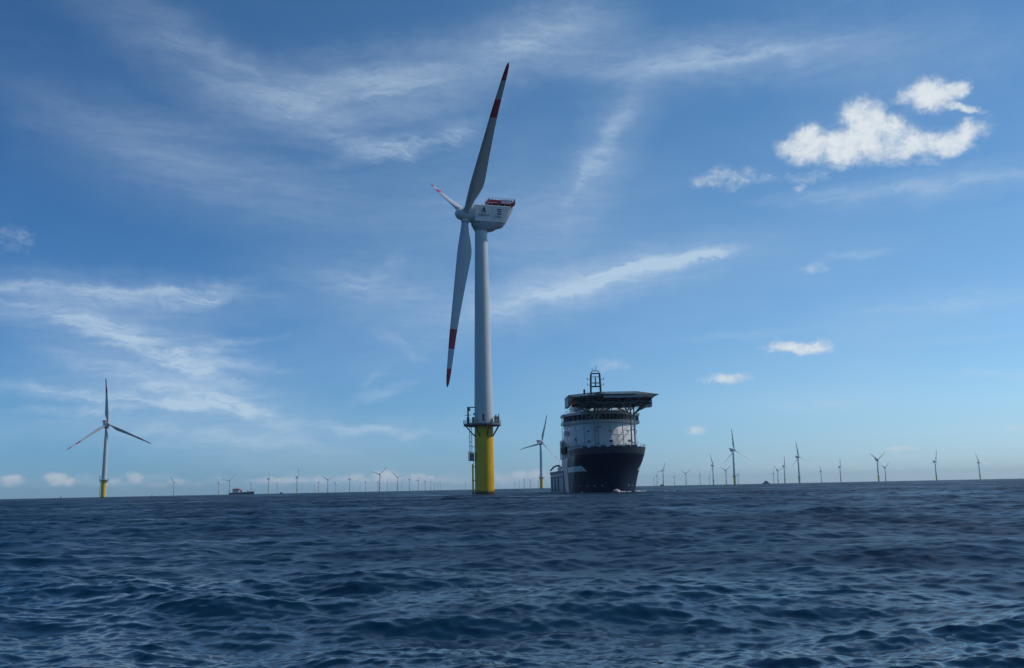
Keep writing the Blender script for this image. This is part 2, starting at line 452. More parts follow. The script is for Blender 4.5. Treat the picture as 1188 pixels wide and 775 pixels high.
def build_sea():
    rng = np.random.default_rng(23)
    g = 9.81
    # rings round the boat, finer near it
    rad = [2.0]
    while rad[-1] < 16000:
        r = rad[-1]
        rad.append(r * (1.0038 if r < 260 else 1.007 if r < 700 else 1.012 if r < 3000 else 1.02))
    rad = np.array(rad)
    dense = np.arange(-36, 36.001, 0.07)
    left = np.concatenate([np.arange(-180, -60, 3.0), np.arange(-60, -36, 0.4)])
    right = np.concatenate([np.arange(36.4, 60, 0.4), np.arange(60, 180, 3.0)])
    ang = np.radians(np.concatenate([left, dense, right]))
    A, Rr = np.meshgrid(ang, rad)
    X = (Rr * np.sin(A)).ravel(); Y = (Rr * np.cos(A)).ravel()
    dr = np.gradient(rad)
    spacing = np.repeat(dr, len(ang))
    nA = len(ang)
    N = 260
    lam = np.exp(np.linspace(math.log(0.11), math.log(40.0), N))
    lam *= np.exp(rng.normal(0, 0.012, N))
    k = 2 * np.pi / lam
    dlnk = math.log(40.0 / 0.11) / N
    alpha = 0.0178
    kp = 2 * np.pi / 7.5
    S = 0.5 * alpha * np.exp(-1.25 * (kp / k) ** 2)            # k^4 * spectrum: slope variance per ln k
    S *= np.interp(np.log(lam), [math.log(.3), math.log(.9), math.log(1.8), math.log(3.5)], [2.7, 1.45, 0.92, 1.1])
    S += 0.0010 * np.exp(-(np.log(lam / 21.0) / 0.45) ** 2)             # a low, longer swell under the chop
    amp = np.sqrt(2 * S * dlnk) / k
    spread = np.interp(np.log(lam), [math.log(.22), math.log(3), math.log(24)], [0.9, 0.62, 0.42])
    th = R(-102) + spread * rng.normal(0, 1, N)
    kx, ky = k * np.cos(th), k * np.sin(th)
    ph = rng.uniform(0, 2 * np.pi, N)
    Z = np.zeros_like(X); DX = np.zeros_like(X); DY = np.zeros_like(X)
    lost = np.full_like(X, 0.004)
    step = 1
    # gusts: patches where the short waves are livelier
    gust = np.ones_like(X)
    for q in range(14):
        lg, ag = math.exp(rng.uniform(math.log(5), math.log(90))), rng.uniform(0, math.pi)
        gust += 0.06 * np.sin(2 * math.pi / lg * (X * math.cos(ag) + Y * math.sin(ag)) + rng.uniform(0, 6.3))
    gust = np.clip(gust, 0.84, 1.4)
    for i in range(N):
        # keep a wave only where the sheet is fine enough to carry it
        w = np.clip((lam[i] / spacing - 2.2) / 1.6, 0, 1)
        lost += (1 - w) * S[i] * dlnk
        sel = np.nonzero(w > 0)[0]
        if not len(sel): continue
        p = kx[i] * X[sel] + ky[i] * Y[sel] + ph[i]
        a = amp[i] * w[sel]
        if lam[i] < 4: a = a * gust[sel]
        Z[sel] += a * np.cos(p)
        s = np.sin(p) * a * 0.85
        DX[sel] -= s * math.cos(th[i]); DY[sel] -= s * math.sin(th[i])
    co = np.empty((len(X), 3), dtype=np.float32)
    co[:, 0] = X + DX; co[:, 1] = Y + DY; co[:, 2] = Z - drop(Rr.ravel())
    nR = len(rad)
    ii, jj = np.meshgrid(np.arange(nR - 1), np.arange(nA), indexing='ij')
    j2 = (jj + 1) % nA
    quads = np.stack([ii * nA + jj, (ii + 1) * nA + jj, (ii + 1) * nA + j2, ii * nA + j2], -1).reshape(-1, 4)
    quads = quads[:, ::-1]
    me = bpy.data.meshes.new('sea')
    me.vertices.add(len(co)); me.vertices.foreach_set('co', co.ravel())
    nq = len(quads)
    me.loops.add(nq * 4); me.loops.foreach_set('vertex_index', quads.ravel().astype(np.int32))
    me.polygons.add(nq)
    me.polygons.foreach_set('loop_start', np.arange(0, nq * 4, 4, dtype=np.int32))
    # the small round hole under the boat
    me.update(calc_edges=True)
    at = me.attributes.new('lost_slope', 'FLOAT', 'POINT')
    at.data.foreach_set('value', np.sqrt(lost).astype(np.float32))
    me.shade_smooth()
    m = bpy.data.materials.new('sea_water')
    m.use_nodes = True
    t = NT(m.node_tree)
    pos = t.n('ShaderNodeNewGeometry')
    P = t.vmath('MULTIPLY', pos.outputs['Position'], (1, 1, 0))
    ls = t.n('ShaderNodeAttribute', attribute_name='lost_slope').outputs['Fac']
    n1 = t.vmath('SUBTRACT', t.noise(t.vmath('MULTIPLY', P, (0.75, 1.0, 1)), 1.3, 2, 0.6).outputs['Color'], (0.5, 0.5, 0.5))
    n2 = t.vmath('SUBTRACT', t.noise(t.vmath('MULTIPLY', P, (0.55, 1.0, 1)), 5.0, 4, 0.66).outputs['Color'], (0.5, 0.5, 0.5))
    cat = t.rng(t.noise(t.vmath('MULTIPLY', P, (0.5, 1.0, 1)), 0.03, 9, 0.68).outputs['Fac'], 0.34, 0.66, 0.45, 1.35)   # cat's paws
    ls = t.math('MULTIPLY', ls, cat)
    k1 = t.math('MULTIPLY', ls, 4.5)
    rough = t.math('SQRT', t.math('MAXIMUM', t.math('MULTIPLY_ADD', ls, 1.35, -0.085), 0.017))
    sl = t.vmath('ADD', t.n('ShaderNodeVectorMath', {0: n1, 'Scale': k1}, operation='SCALE').outputs[0],
                 t.vmath('MULTIPLY', n2, (0.52, 0.52, 0)))
    sl = t.vmath('MULTIPLY', sl, (1, 1, 0))
    nn = t.vmath('NORMALIZE', t.vmath('ADD', pos.outputs['Normal'], sl))
    big = t.noise(P, 0.05, 3, 0.5).outputs['Fac']
    c = t.mix(t.rng(big, 0.35, 0.65), (0.0005, 0.0155, 0.038, 1), (0.0008, 0.0190, 0.045, 1))
    p = t.n('ShaderNodeBsdfPrincipled', {'Base Color': c, 'Roughness': rough, 'IOR': 1.333, 'Specular IOR Level': 0.42, 'Normal': nn})
    p.distribution = 'GGX'
    t.t.links.new(p.outputs[0], t.n('ShaderNodeOutputMaterial').inputs[0])
    me.materials.append(m)
    o = bpy.data.objects.new('sea', me)
    col.objects.link(o)
    tag(o, kind='structure')
    return o


build_sea()

# ------------------------------------------------------------------ wind turbines
HUB_Z, OVERHANG = 90.75, 5.13
TILT, CONE = R(4.716), R(2.435)
HUB_C = Vector((0, -OVERHANG * math.cos(TILT), HUB_Z + OVERHANG * math.sin(TILT)))
PLAT_Z = 22.0


def make_blade():
    b = MB()
    st = [(1.6, 2.3, 2.3, 0.0), (3.5, 2.35, 2.3, 0.02), (6, 2.9, 2.1, .15), (9, 3.9, 1.75, .42), (12, 4.65, 1.45, .62), (14.5, 4.7, 1.25, .64),
          (18, 4.35, 1.0, .56), (24, 3.7, .78, .44), (30, 3.15, .62, .35), (36, 2.65, .5, .28), (39, 2.42, .45, .25), (39.01, 2.42, .45, .25), (42, 2.2, .4, .22),
          (45.5, 1.98, .36, .19), (45.51, 1.98, .36, .19), (49, 1.75, .31, .16), (52, 1.55, .27, .14), (52.01, 1.55, .27, .14), (55, 1.25, .22, .11), (57, .85, .15, .1), (58, .18, .04, .12)]
    n = 20
    rings = []
    for z, ch, th, sh in st:
        ring = []
        round_ = max(0, min(1, (7 - z) / 4.5))
        for i in range(n):
            a = 2 * math.pi * i / n
            y = math.cos(a) * ch / 2
            x = math.sin(a) * th / 2
            t = 0.5 + 0.5 * math.cos(a)            # 1 at the trailing edge
            x *= round_ + (1 - round_) * (1 - t) ** 0.45 * 1.25
            y += (ch - 2.3) / 2 * 0.72 if ch > 2.3 else 0
            ring.append((x, y, z))
        rings.append(ring)
    edges = [s[0] for s in st]
    def matf(k):
        z = (edges[k] + edges[k + 1]) / 2
        return M['blade_red'] if (39 < z < 45.5 or z > 52) else M['blade_white']
    b.loft(rings, None, matf=matf)
    return b.mesh('blade', 50)


def blade_matrix(phase, pitch):
    return (Matrix.Translation(HUB_C) @ Matrix.Rotation(-TILT, 4, 'X') @ Matrix.Rotation(phase, 4, 'Y')
            @ Matrix.Rotation(CONE, 4, 'X') @ Matrix.Rotation(pitch, 4, 'Z'))


def nacelle_mesh(detail=True):
    """side walls, raked tail with chamfered corners, round tub underneath; nose towards -Y"""
    b = MB()
    w = M['turbine_white']
    zt1, zb0 = 94.3, 88.5
    hw = 2.7
    yf, yt, yb = -2.6, 11.0, 8.0
    ch = 1.4
    def ring(z, yr, inset):
        x = hw - inset
        return [(-x, yf, z), (x, yf, z), (x, yr - ch, z), (x - ch * 0.8, yr, z), (-x + ch * 0.8, yr, z), (-x, yr - ch, z)]
    b.loft([ring(zb0, yb, 0.15), ring(zb0 + .25, yb + .15, 0), ring(zt1 - .15, yt, 0), ring(zt1 + .1, yt - .05, .25)], w)
    # front shroud, round, tapering to the hub bearing
    rings = []
    for y, r, zc in ((-1.7, 2.75, 91.0), (-2.6, 2.62, 91.0), (-3.3, 2.45, 91.05), (-3.7, 2.2, 91.1)):
        rings.append([(r * math.cos(2 * math.pi * i / 28), y, zc + r * math.sin(2 * math.pi * i / 28)) for i in range(28)])
    b.loft(rings, w)
    # tub: yaw housing under the side panels
    b2 = []
    for z, ry0, ry1, rx in ((88.5, -3.3, 7.9, 2.75), (87.9, -3.2, 7.7, 2.75), (87.5, -3.0, 7.0, 2.7), (87.0, -2.7, 5.4, 2.6), (86.4, -2.3, 4.6, 2.45), (86.0, -2.1, 3.0, 2.3)):
        rg = []
        for i in range(36):
            a = 2 * math.pi * i / 36
            cy = math.cos(a); sx = math.sin(a)
            rg.append((-rx * math.copysign(abs(sx) ** .8, sx), (ry0 + ry1) / 2 + (ry1 - ry0) / 2 * math.copysign(abs(cy) ** .8, cy), z))
        b2.append(rg)
    b.loft(b2[::-1], M['under'])
    if detail:
        b.box((hw, yf + .3, zb0 + .1), (hw + .04, yb - 1.4, zb0 + .2), M['under'])
        for y in (0.6, 3.4, 6.0): b.box((hw - .01, y, zb0 + .3), (hw + .012, y + .03, 94.1), M['under'])
        b.tube((1.2, 0.2, 94.3), (1.2, 0.2, 95.3), .05, M['steel']); b.tube((-1.2, 0.2, 94.3), (-1.2, 0.2, 95.6), .05, M['steel'])
    return b.mesh('nacelle', 30)


def hub_mesh():
    """cast hub with a rounded nose cone, in the rotor frame (nose towards -Y)"""
    b = MB()
    rings = []
    for y, r in ((2.6, 1.95), (1.6, 2.1), (0.4, 2.18), (-.8, 2.12), (-1.8, 1.95), (-2.6, 1.65), (-3.2, 1.2), (-3.6, .65), (-3.72, .12)):
        rings.append([(r * math.cos(2 * math.pi * i / 28), y, r * math.sin(2 * math.pi * i / 28)) for i in range(28)])
    b.loft(rings, M['turbine_white'])
    return b.mesh('hub', 50)


def collar_mesh():
    b = MB()
    b.tube((0, 0, 1.3), (0, 0, 2.5), 1.36, M['turbine_white'], n=24)
    b.tube((0, 0, 2.5), (0, 0, 2.72), 1.26, M['under'], n=24)
    return b.mesh('blade_collar', 30)


BLADE, HUB, COLLAR = make_blade(), hub_mesh(), collar_mesh()
HUB_M = Matrix.Translation(HUB_C) @ Matrix.Rotation(-TILT, 4, 'X')


def add_mesh(name, me, parent, matrix=None):
    o = bpy.data.objects.new(name, me)
    col.objects.link(o)
    o.parent = parent
    if matrix is not None: o.matrix_local = matrix
    return o


def tower_mb(n=64):
    b = MB()
    prof = [(2.98, PLAT_Z + .3), (2.98, PLAT_Z + .9)]
    for i in range(1, 25):
        z = PLAT_Z + .9 + (86.0 - PLAT_Z - .9) * i / 24
        prof.append((2.98 + (2.02 - 2.98) * (i / 24) ** 1.08, z))
    b.lathe(prof, M['turbine_white'], n)
    return b, prof


# ---- the near turbine
near = empty('wind_turbine', (-9.588, 294.57, 0), R(-72.27))
tag(near, 'tallest wind turbine, white tower on a thick yellow base, red platform on its nacelle', 'wind turbine', 'wind turbines')
TO_LOCAL = Matrix.Rotation(R(72.27), 4, 'Z')      # platform gear is laid out facing the boat, then turned


def facing(b):
    b.v = [tuple(TO_LOCAL @ Vector(p)) for p in b.v]
    return b


b = MB(); b.lathe([(3.05, -6), (3.05, 14), (3.02, 17), (2.98, 21.6)], M['yellow'], 72)
for z in (6.0, 12.5, 18.6): b.lathe([(3.075, z), (3.075, z + .1)], M['yellow'], 72)
tp = b.build('transition_piece', near)

b = MB()
NP = 16
ringp = [(6.0 * math.cos(2 * math.pi * (i + .5) / NP), 6.0 * math.sin(2 * math.pi * (i + .5) / NP)) for i in range(NP)]
ringp = [(x - .55 if x < 0 else x - .45, y) for x, y in ringp]
b.prism(ringp, 21.6, 21.85, M['dark_steel'])
b.prism([(x * .985, y * .985) for x, y in ringp], 21.85, 22.3, M['steel'])
for i in range(8):
    a = 2 * math.pi * (i + .5) / 8
    c, s = math.cos(a), math.sin(a)
    b.tube((3.0 * c, 3.0 * s, 18.2), (5.7 * c - .5, 5.7 * s, 21.6), .17, M['dark_steel'])
plat = facing(b).build('platform', near)
b = MB()
for i in range(NP):
    p, q = ringp[i], ringp[(i + 1) % NP]
    b.tube((p[0], p[1], 22.2), (p[0], p[1], 23.4), .05, M['steel'], n=6)
    m = ((p[0] + q[0]) / 2, (p[1] + q[1]) / 2)
    b.tube((m[0], m[1], 22.2), (m[0], m[1], 23.4), .04, M['steel'], n=6)
    for z in (22.6, 23.0, 23.4): b.tube((p[0], p[1], z), (q[0], q[1], z), .035, M['steel'], n=5)
facing(b).build('railing', plat)

b = MB()      # upper access ladder with safety cage
for x in (-4.55, -3.85): b.tube((x, -.9, 11.2), (x, -.9, 21.7), .09, M['steel'], n=6)
z = 11.4
while z < 21.6:
    b.tube((-4.55, -.9, z), (-3.85, -.9, z), .05, M['steel'], n=5); z += .45
z = 13.6
while z < 21.5:
    b.path([(-4.55, -.9, z), (-4.75, -1.6, z), (-4.2, -1.9, z), (-3.65, -1.6, z), (-3.85, -.9, z)], .045, M['steel'], 5); z += 1.5
for z in (15, 19): b.tube((-4.2, -.9, z), (-2.9, -.6, z), .08, M['steel'], n=6)
facing(b).build('ladder', near)
b = MB()      # rest platform half way
b.box((-4.95, -2.2, 10.6), (-3.0, .6, 10.8), M['dark_steel'])
b.box((-4.9, -2.15, 13.2), (-3.0, -2.05, 13.35), M['dark_steel'])
b.box((-4.95, -2.2, 13.2), (-4.85, .6, 13.35), M['dark_steel'])
for y in (-2.1, -.8, .5): b.tube((-4.88, y, 10.8), (-4.88, y, 13.2), .07, M['dark_steel'], n=6)
for x in (-4.2, -3.4): b.tube((x, -2.1, 10.8), (x, -2.1, 13.2), .06, M['dark_steel'], n=6)
for z in (11.4, 12.0, 12.6): b.tube((-4.88, -2.1, z), (-4.88, .5, z), .045, M['dark_steel'], n=5); b.tube((-4.88, -2.1, z), (-3.0, -2.1, z), .045, M['dark_steel'], n=5)
b.box((-4.6, -2.0, 10.8), (-3.2, -.2, 13.0), M['crate'])
facing(b).build('rest_platform', near)
b = MB()      # boat landing: two fender tubes and ladder
for y in (-1.5, .3):
    b.tube((-3.75, y, -4), (-3.75, y, 9.6), .16, M['yellow'], n=10)
    for z in (.6, 4.5, 8.8): b.tube((-3.75, y, z), (-2.8, y * .8, z), .12, M['yellow'], n=8)
for y in (-.9, -.3): b.tube((-3.45, y, -2), (-3.45, y, 10.6), .07, M['yellow'], n=6)
z = -1.0
while z < 10.4:
    b.tube((-3.45, -.9, z), (-3.45, -.3, z), .045, M['steel'], n=5); z += .35
facing(b).build('boat_landing', near)
b = MB()      # davit crane
b.tube((-4.95, -1.0, 22.2), (-4.95, -1.0, 24.4), .42, M['dark_steel'], n=12)
b.tube((-4.95, -1.0, 24.4), (-4.95, -1.0, 27.3), .26, M['dark_steel'], n=12)
b.box((-5.9, -1.25, 25.0), (-4.1, -.75, 25.15), M['dark_steel'])
b.box((-5.2, -1.3, 27.2), (-4.7, -.7, 27.7), M['dark_steel'])
b.box((-4.7, -1.18, 27.4), (-1.6, -.82, 27.7), M['dark_steel'])
b.box((-4.75, -1.35, 26.5), (-4.2, -.7, 27.25), M['dark_steel'])
b.tube((-1.9, -1.0, 27.4), (-1.9, -1.0, 26.2), .06, M['dark_steel'], n=5)
b.box((-3.6, -3.2, 22.3), (-2.9, -2.4, 24.3), M['dark_steel'])
b.box((-3.3, -2.0, 25.0), (-2.9, -1.4, 25.6), M['dark_steel'])
facing(b).build('davit_crane', near)
b = MB()
b.box((3.3, -2.0, 22.3), (5.0, -.1, 24.3), M['crate'])
b.box((3.2, -2.1, 24.3), (5.1, 0, 24.4), M['steel'])
b.box((3.5, -2.02, 22.6), (4.0, -2.0, 24.0), M['dark_steel'])
b.tube((4.7, -.6, 24.4), (4.9, -.6, 25.4), .12, M['dark_steel']); b.tube((3.9, -1, 24.4), (3.9, -1, 25.0), .25, M['steel'])
facing(b).build('equipment_box', near)

b, prof = tower_mb()
tower = b.build('tower', near)
for z in (44.0, 65.5):
    b = MB()
    r = 2.98 + (2.02 - 2.98) * ((z - 22.9) / 63.1) ** 1.08
    b.lathe([(r + .012, z), (r + .012, z + .12)], M['turbine_white'], 64)
    b.build('flange', tower)
b = MB()
b.lathe([(3.05, PLAT_Z + .3), (3.05, PLAT_Z + .62)], M['turbine_white'], 64)
b.build('flange', tower)
b = MB()
b.box((-.28, -3.06, 23.0), (.28, -2.9, 25.1), M['dark_steel'])
b.box((-.4, -3.03, 22.9), (.4, -2.9, 25.25), M['under'])
b.tube((1.6, -2.65, 22.6), (1.6, -2.65, 25.9), .035, M['under'], n=5)
facing(b).build('door', tower)

nac = add_mesh('nacelle', nacelle_mesh(), near)
SIDE = Matrix(((0, 0, 1, 0), (1, 0, 0, 0), (0, 1, 0, 0), (0, 0, 0, 1)))   # text plane onto the +X side: right = +Y, up = +Z


def on_side(y, z, off=2.715):
    return Matrix.Translation((off, y, z)) @ SIDE


b = MB()     # the A emblem: two slanted legs and a short bar
def side_poly(b, pts, mat):
    b.prism([(y, z) for y, z in pts], 2.70, 2.735, mat, axis=0)
side_poly(b, [(-.52, 91.55), (-.14, 91.55), (.44, 93.4), (.18, 93.4)], M['mark_dark'])
side_poly(b, [(.60, 93.4), (.34, 93.4), (.15, 92.85), (.30, 92.4), (.70, 91.55), (1.14, 91.55)], M['mark_dark'])
side_poly(b, [(.10, 91.95), (.60, 91.95), (.48, 92.25), (.2, 92.25)], M['mark_dark'])
b.build('emblem', nac)
add_mesh('lettering', text_mesh('AREVA', 1.0, .02, M['mark_grey'], 'lettering', .02), nac, on_side(.3, 90.75) @ Matrix.Diagonal((1.25, 1, 1, 1)))
b = MB()
for z, s in ((92.75, .05), (92.05, .3), (91.25, .05)):
    side_poly(b, [(5.0 + s * .4, z), (6.4, z + .02), (6.4, z + .36), (5.0 + s * .4, z + .46)], M['mark_dark'])
b.build('emblem', nac)
add_mesh('lettering', text_mesh('Trianel', .8, .02, M['mark_grey'], 'lettering', .014), nac, on_side(5.2, 90.45))

# red hoist platform on the roof
b = MB()
HX, HY0, HY1, HZ = 2.6, 2.3, 11.2, 95.0
b.box((-HX, HY0, HZ), (HX, HY1, HZ + .22), M['red'])
for y in (HY0 + .8, HY0 + 3.2, HY0 + 5.4):
    for x in (-2.1, 2.1): b.box((x - .12, y, 94.3), (x + .12, y + .25, HZ), M['turbine_white'])
b.tube((2.0, 9.3, 94.2), (2.0, 10.9, HZ), .14, M['red']); b.tube((-2.0, 9.3, 94.2), (-2.0, 10.9, HZ), .14, M['red'])
hoist = b.build('hoist_platform', near)
b = MB()
zt = HZ + 1.75
for sx in (-HX, HX):
    y, k = HY0, 0
    while y <= HY1 + .01:
        b.tube((sx, y, HZ + .2), (sx, y, zt + .35), .05, M['red'], n=6); y += (HY1 - HY0) / 8
    for z in (zt, zt + .33): b.tube((sx, HY0, z), (sx, HY1, z), .045, M['pink_white'], n=6)
    e = .03 if sx > 0 else -.03
    b.box((min(sx, sx + e), HY0 + .05, HZ + .3), (max(sx, sx + e), HY0 + 4.1, zt - .45), M['red'])
    b.box((min(sx, sx + e), HY0 + 4.15, HZ + .55), (max(sx, sx + e), HY1 - .95, zt - .25), M['pink_white'])
    b.box((min(sx, sx + e), HY0 + 4.15, HZ + .3), (max(sx, sx + e), HY1 - .95, HZ + .5), M['red'])
    b.prism([(HY1 - .9, HZ + .25), (HY1 + .1, HZ + .25), (HY1 + .1, zt + .2)], min(sx, sx + e), max(sx, sx + e), M['red'], axis=0)
for y in (HY0, HY1):
    b.box((-HX, y - .02, HZ + .3), (HX, y + .02, zt - .1), M['red'])
    for z in (zt, zt + .33): b.tube((-HX, y, z), (HX, y, z), .045, M['red'], n=6)
b.box((-1.2, 6.0, HZ + .22), (.2, 7.2, HZ + 1.9), M['dark_steel'])
b.build('railing', hoist)

hub = add_mesh('hub', HUB, near, HUB_M)
for k in range(3):
    ph = R(-61.77) + k * 2 * math.pi / 3
    bl = add_mesh('blade', BLADE, near, blade_matrix(ph, R(8)))
    add_mesh('blade_collar', COLLAR, bl)


# ---- the turbines farther off: one is built, the rest are copies of it and of its parts
def far_turbine():
    root = empty('wind_turbine', (0, 0, 0))
    b = MB(); b.lathe([(3.05, -6), (3.05, 15), (2.98, 21.6)], M['yellow'], 28); b.build('transition_piece', root)
    b = MB()
    b.lathe([(5.8, 21.6), (5.8, 22.0)], M['dark_steel'], 20)
    for i in range(8):
        a = 2 * math.pi * (i + .5) / 8
        b.tube((3 * math.cos(a), 3 * math.sin(a), 18.2), (5.6 * math.cos(a), 5.6 * math.sin(a), 21.6), .2, M['dark_steel'], n=6)
    for i in range(20):
        a, c = 2 * math.pi * i / 20, 2 * math.pi * (i + 1) / 20
        b.tube((5.7 * math.cos(a), 5.7 * math.sin(a), 22), (5.7 * math.cos(a), 5.7 * math.sin(a), 23.3), .05, M['steel'], n=5)
        for z in (22.7, 23.3):
            b.tube((5.7 * math.cos(a), 5.7 * math.sin(a), z), (5.7 * math.cos(c), 5.7 * math.sin(c), z), .05, M['steel'], n=5)
    b.tube((-5, 0, 22), (-5, 0, 26.5), .3, M['dark_steel']); b.tube((-5, 0, 26.4), (-3, 0, 26.4), .25, M['dark_steel'])
    b.build('platform', root)
    b = MB()
    for x in (-3.9, -4.5): b.tube((x, .5, -2), (x, .5, 21.6), .12, M['steel'], n=6)
    for i in range(48): b.tube((-3.9, .5, -1 + i * .47), (-4.5, .5, -1 + i * .47), .05, M['steel'], n=4)
    b.build('ladder', root)
    tower_mb(32)[0].build('tower', root)
    add_mesh('nacelle', FAR_NACELLE, root)
    b = MB(); b.box((-2.6, 3.3, 95.0), (2.6, 12.1, 95.2), M['red'])
    for x in (-2.6, 2.55): b.box((x, 3.3, 95.25), (x + .05, 12.1, 96.4), M['red'])
    for y in (3.3, 12.05): b.box((-2.55, y, 95.25), (2.55, y + .05, 96.4), M['red'])
    for x in (-2.1, 1.9):
        for y in (4, 8.5): b.box((x, y, 94.2), (x + .2, y + .3, 95.0), M['turbine_white'])
    b.build('hoist_platform', root)
    add_mesh('hub', HUB, root, HUB_M)
    for k in range(3): add_mesh('blade', BLADE, root, blade_matrix(k * 2 * math.pi / 3, R(-45)))
    return root


FAR_NACELLE = nacelle_mesh(False)
FAR = [
    # east, north, facing, blade angle, label
    (-511, 1156, 39, -5, 'white turbine on a yellow base, large and alone at the far left'),
    (53, 1860, 33, 15, 'white turbine on a yellow base just behind the stern of the ship'),
    (-2456, 6701, 45, -35, 'faint lone turbine in the gap between the large left turbine and the red-roofed vessel'),
    (-2458, 7723, 68, -45, 'small turbine, second to the left of the red-roofed vessel'),
    (-1915, 6243, 37, 40, 'pale turbine with raised right blade, base at the stern of the red-roofed vessel'),
    (-2770, 9774, 56, -30, 'faint turbine standing behind the bow of the red-roofed vessel'),
    (-1547, 5842, 85, -5, 'slim pale turbine, the first clear of the bow of the red-roofed vessel'),
    (-2618, 10252, 74, -40, 'small faint turbine directly left of the little dark boat with an orange end'),
    (-1278, 5459, 68, 10, 'sturdy pale turbine with upright blade, first right of the little boat with orange end'),
    (-2583, 11982, 72, 20, 'very small turbine, second right of the little boat with orange end'),
    (-1806, 8563, 82, 5, 'slim bladeless-looking turbine, third right of the little boat with orange end'),
    (-1366, 6791, 31, 60, 'pale turbine with blades in an even V, fourth right of the orange-ended boat'),
    (-1936, 10056, 61, -50, 'small turbine just right of the one with blades in an even V'),
    (-1199, 6746, 88, 0, 'thin edge-on turbine, second right of the one with blades in an even V'),
    (-2242, 13456, 49, 30, 'tiny turbine directly right of the thin edge-on turbine near the even V turbine'),
    (-1433, 8934, 84, 5, 'edge-on turbine, second to the left of the tallest one in the middle left row'),
    (-1375, 9336, 88, 10, 'edge-on turbine almost touching the left side of the tallest in the middle left row'),
    (-729, 5018, 33, 45, 'tallest in the row left of the near tower, blade raised to the right'),
    (-1405, 10252, 78, -20, 'small turbine right of the tallest in the row left of the near tower'),
    (-797, 6322, 27, -50, 'turbine like a wide tilted Y, second tallest in the row left of the near tower'),
    (-1633, 13456, 67, 10, 'tiny turbine just right of the pale turbine with the wide tilted Y'),
    (-861, 7607, 78, 12, 'thin upright-bladed turbine, second right of the one with the wide tilted Y'),
    (-874, 8422, 51, 30, 'small turbine, third right of the one with the wide tilted Y'),
    (-943, 9774, 66, 50, 'sixth turbine left of the thick yellow base of the near turbine'),
    (-977, 10775, 80, 0, 'fifth turbine left of the thick yellow base of the near turbine'),
    (-1037, 11982, 45, 60, 'fourth turbine left of the thick yellow base of the near turbine'),
    (-1125, 13622, 75, 15, 'third turbine left of the thick yellow base of the near turbine'),
    (-1086, 13622, 55, -40, 'tiny turbine, the second left of the thick yellow base of the near turbine'),
    (-724, 13622, 70, 25, 'tiny turbine nearest on the left to the thick yellow base of the near turbine'),
    (0, 13456, 60, 0, 'tiny turbine, first right of the thick yellow base of the near turbine'),
    (52, 11982, 70, 10, 'tiny turbine, second right of the thick yellow base of the near turbine'),
    (97, 9774, 74, 0, 'slim turbine, third right of the near yellow base and the tallest of that cluster'),
    (168, 10252, 39, 55, 'small turbine with spread blades, fourth right of the thick near yellow base'),
    (299, 11982, 69, 20, 'faint turbine close against the left of the tower behind the ship stern'),
    (1694, 11349, 62, 0, 'faint small turbine, the first right of the ship bow'),
    (1284, 8422, 56, 10, 'thin edge-on turbine, second right of the ship bow'),
    (899, 5644, 31, 20, 'pale turbine with level left blade and a small boat at its base'),
    (1738, 10153, 60, 10, 'faint turbine just right of the one with the small boat at its base'),
    (1347, 7333, 25, 55, 'small turbine with blades in a Y, fifth right of the ship bow'),
    (1808, 9091, 39, -20, 'small turbine, sixth right of the ship bow, just past the one in a Y'),
    (2297, 10998, 58, 5, 'tiny turbine close left of the pale one with a level right blade'),
    (962, 4515, 33, -17, 'turbine with level right blade, second left of the biggest one right of the ship'),
    (1390, 6129, 27, 52, 'turbine with V blades directly left of the biggest one right of the ship'),
    (589, 2497, 37, -5, 'biggest turbine right of the ship, dark nacelle and three clear blades'),
    (2140, 8934, 47, 40, 'small turbine touching the right side of the biggest one right of the ship'),
    (2359, 8492, 59, 0, 'faint turbine, first right of the tiny blue vessel on the right horizon'),
    (1868, 6613, 34, -50, 'turbine with raised left blade, second right of the tiny blue vessel'),
    (1454, 5018, 29, 5, 'turbine with upright blade, third right of the tiny blue vessel'),
    (1009, 3304, 28, -9, 'second biggest turbine right of the ship, blade level to its right'),
    (2502, 7607, 42, -30, 'faint purple-grey turbine, first right of the second biggest on the right side'),
    (1974, 5644, 41, 0, 'pale turbine with upright blade, second right of the second biggest on the right side'),
    (1550, 3971, 31, 57, 'larger pale turbine of a close pair near the right, blades in a V'),
    (2484, 6243, 28, 50, 'smaller faint turbine of a close pair near the right'),
    (2071, 4578, 36, 18, 'second last turbine before the right end of the horizon, upright blade'),
    (2570, 5148, 18, -22, 'last turbine at the right end of the horizon'),
]
proto = far_turbine()
proto_children = list(proto.children)
for i, (x, y, rz, ph, lab) in enumerate(FAR):
    if i == 0:
        t, kids = proto, proto_children
    else:
        t = proto.copy(); col.objects.link(t)
        kids = []
        for ch in proto_children:
            c = ch.copy(); col.objects.link(c); c.parent = t; kids.append(c)
    t.location = (x, y, -drop(math.hypot(x, y))); t.rotation_euler = (0, 0, R(rz))
    tag(t, lab, 'wind turbine', 'wind turbines')
    k = 0
    for c in kids:
        if c.name.startswith('blade'):
            c.matrix_local = blade_matrix(R(ph) + k * 2 * math.pi / 3, R(-45 if i == 0 and k else 55)); k += 1

# ------------------------------------------------------------------ the offshore ship (bow towards -Y)
ship = empty('offshore_ship', (28.7, 265, 0), R(3.0))
ship.scale = (0.935, 1, 1)
tag(ship, 'big navy and white offshore support ship, bow on, helicopter deck above its bridge', 'ship')

LEV = [(-2.5, 10.0, .6, 34), (0, 10.2, 0, 30), (2.5, 10.35, -.3, 27), (5, 10.5, -.8, 24), (7.5, 10.75, -1.7, 20), (9.2, 10.95, -2.6, 17), (10.8, 11.1, -3.5, 15), (11.0, 11.1, -3.6, 15)]


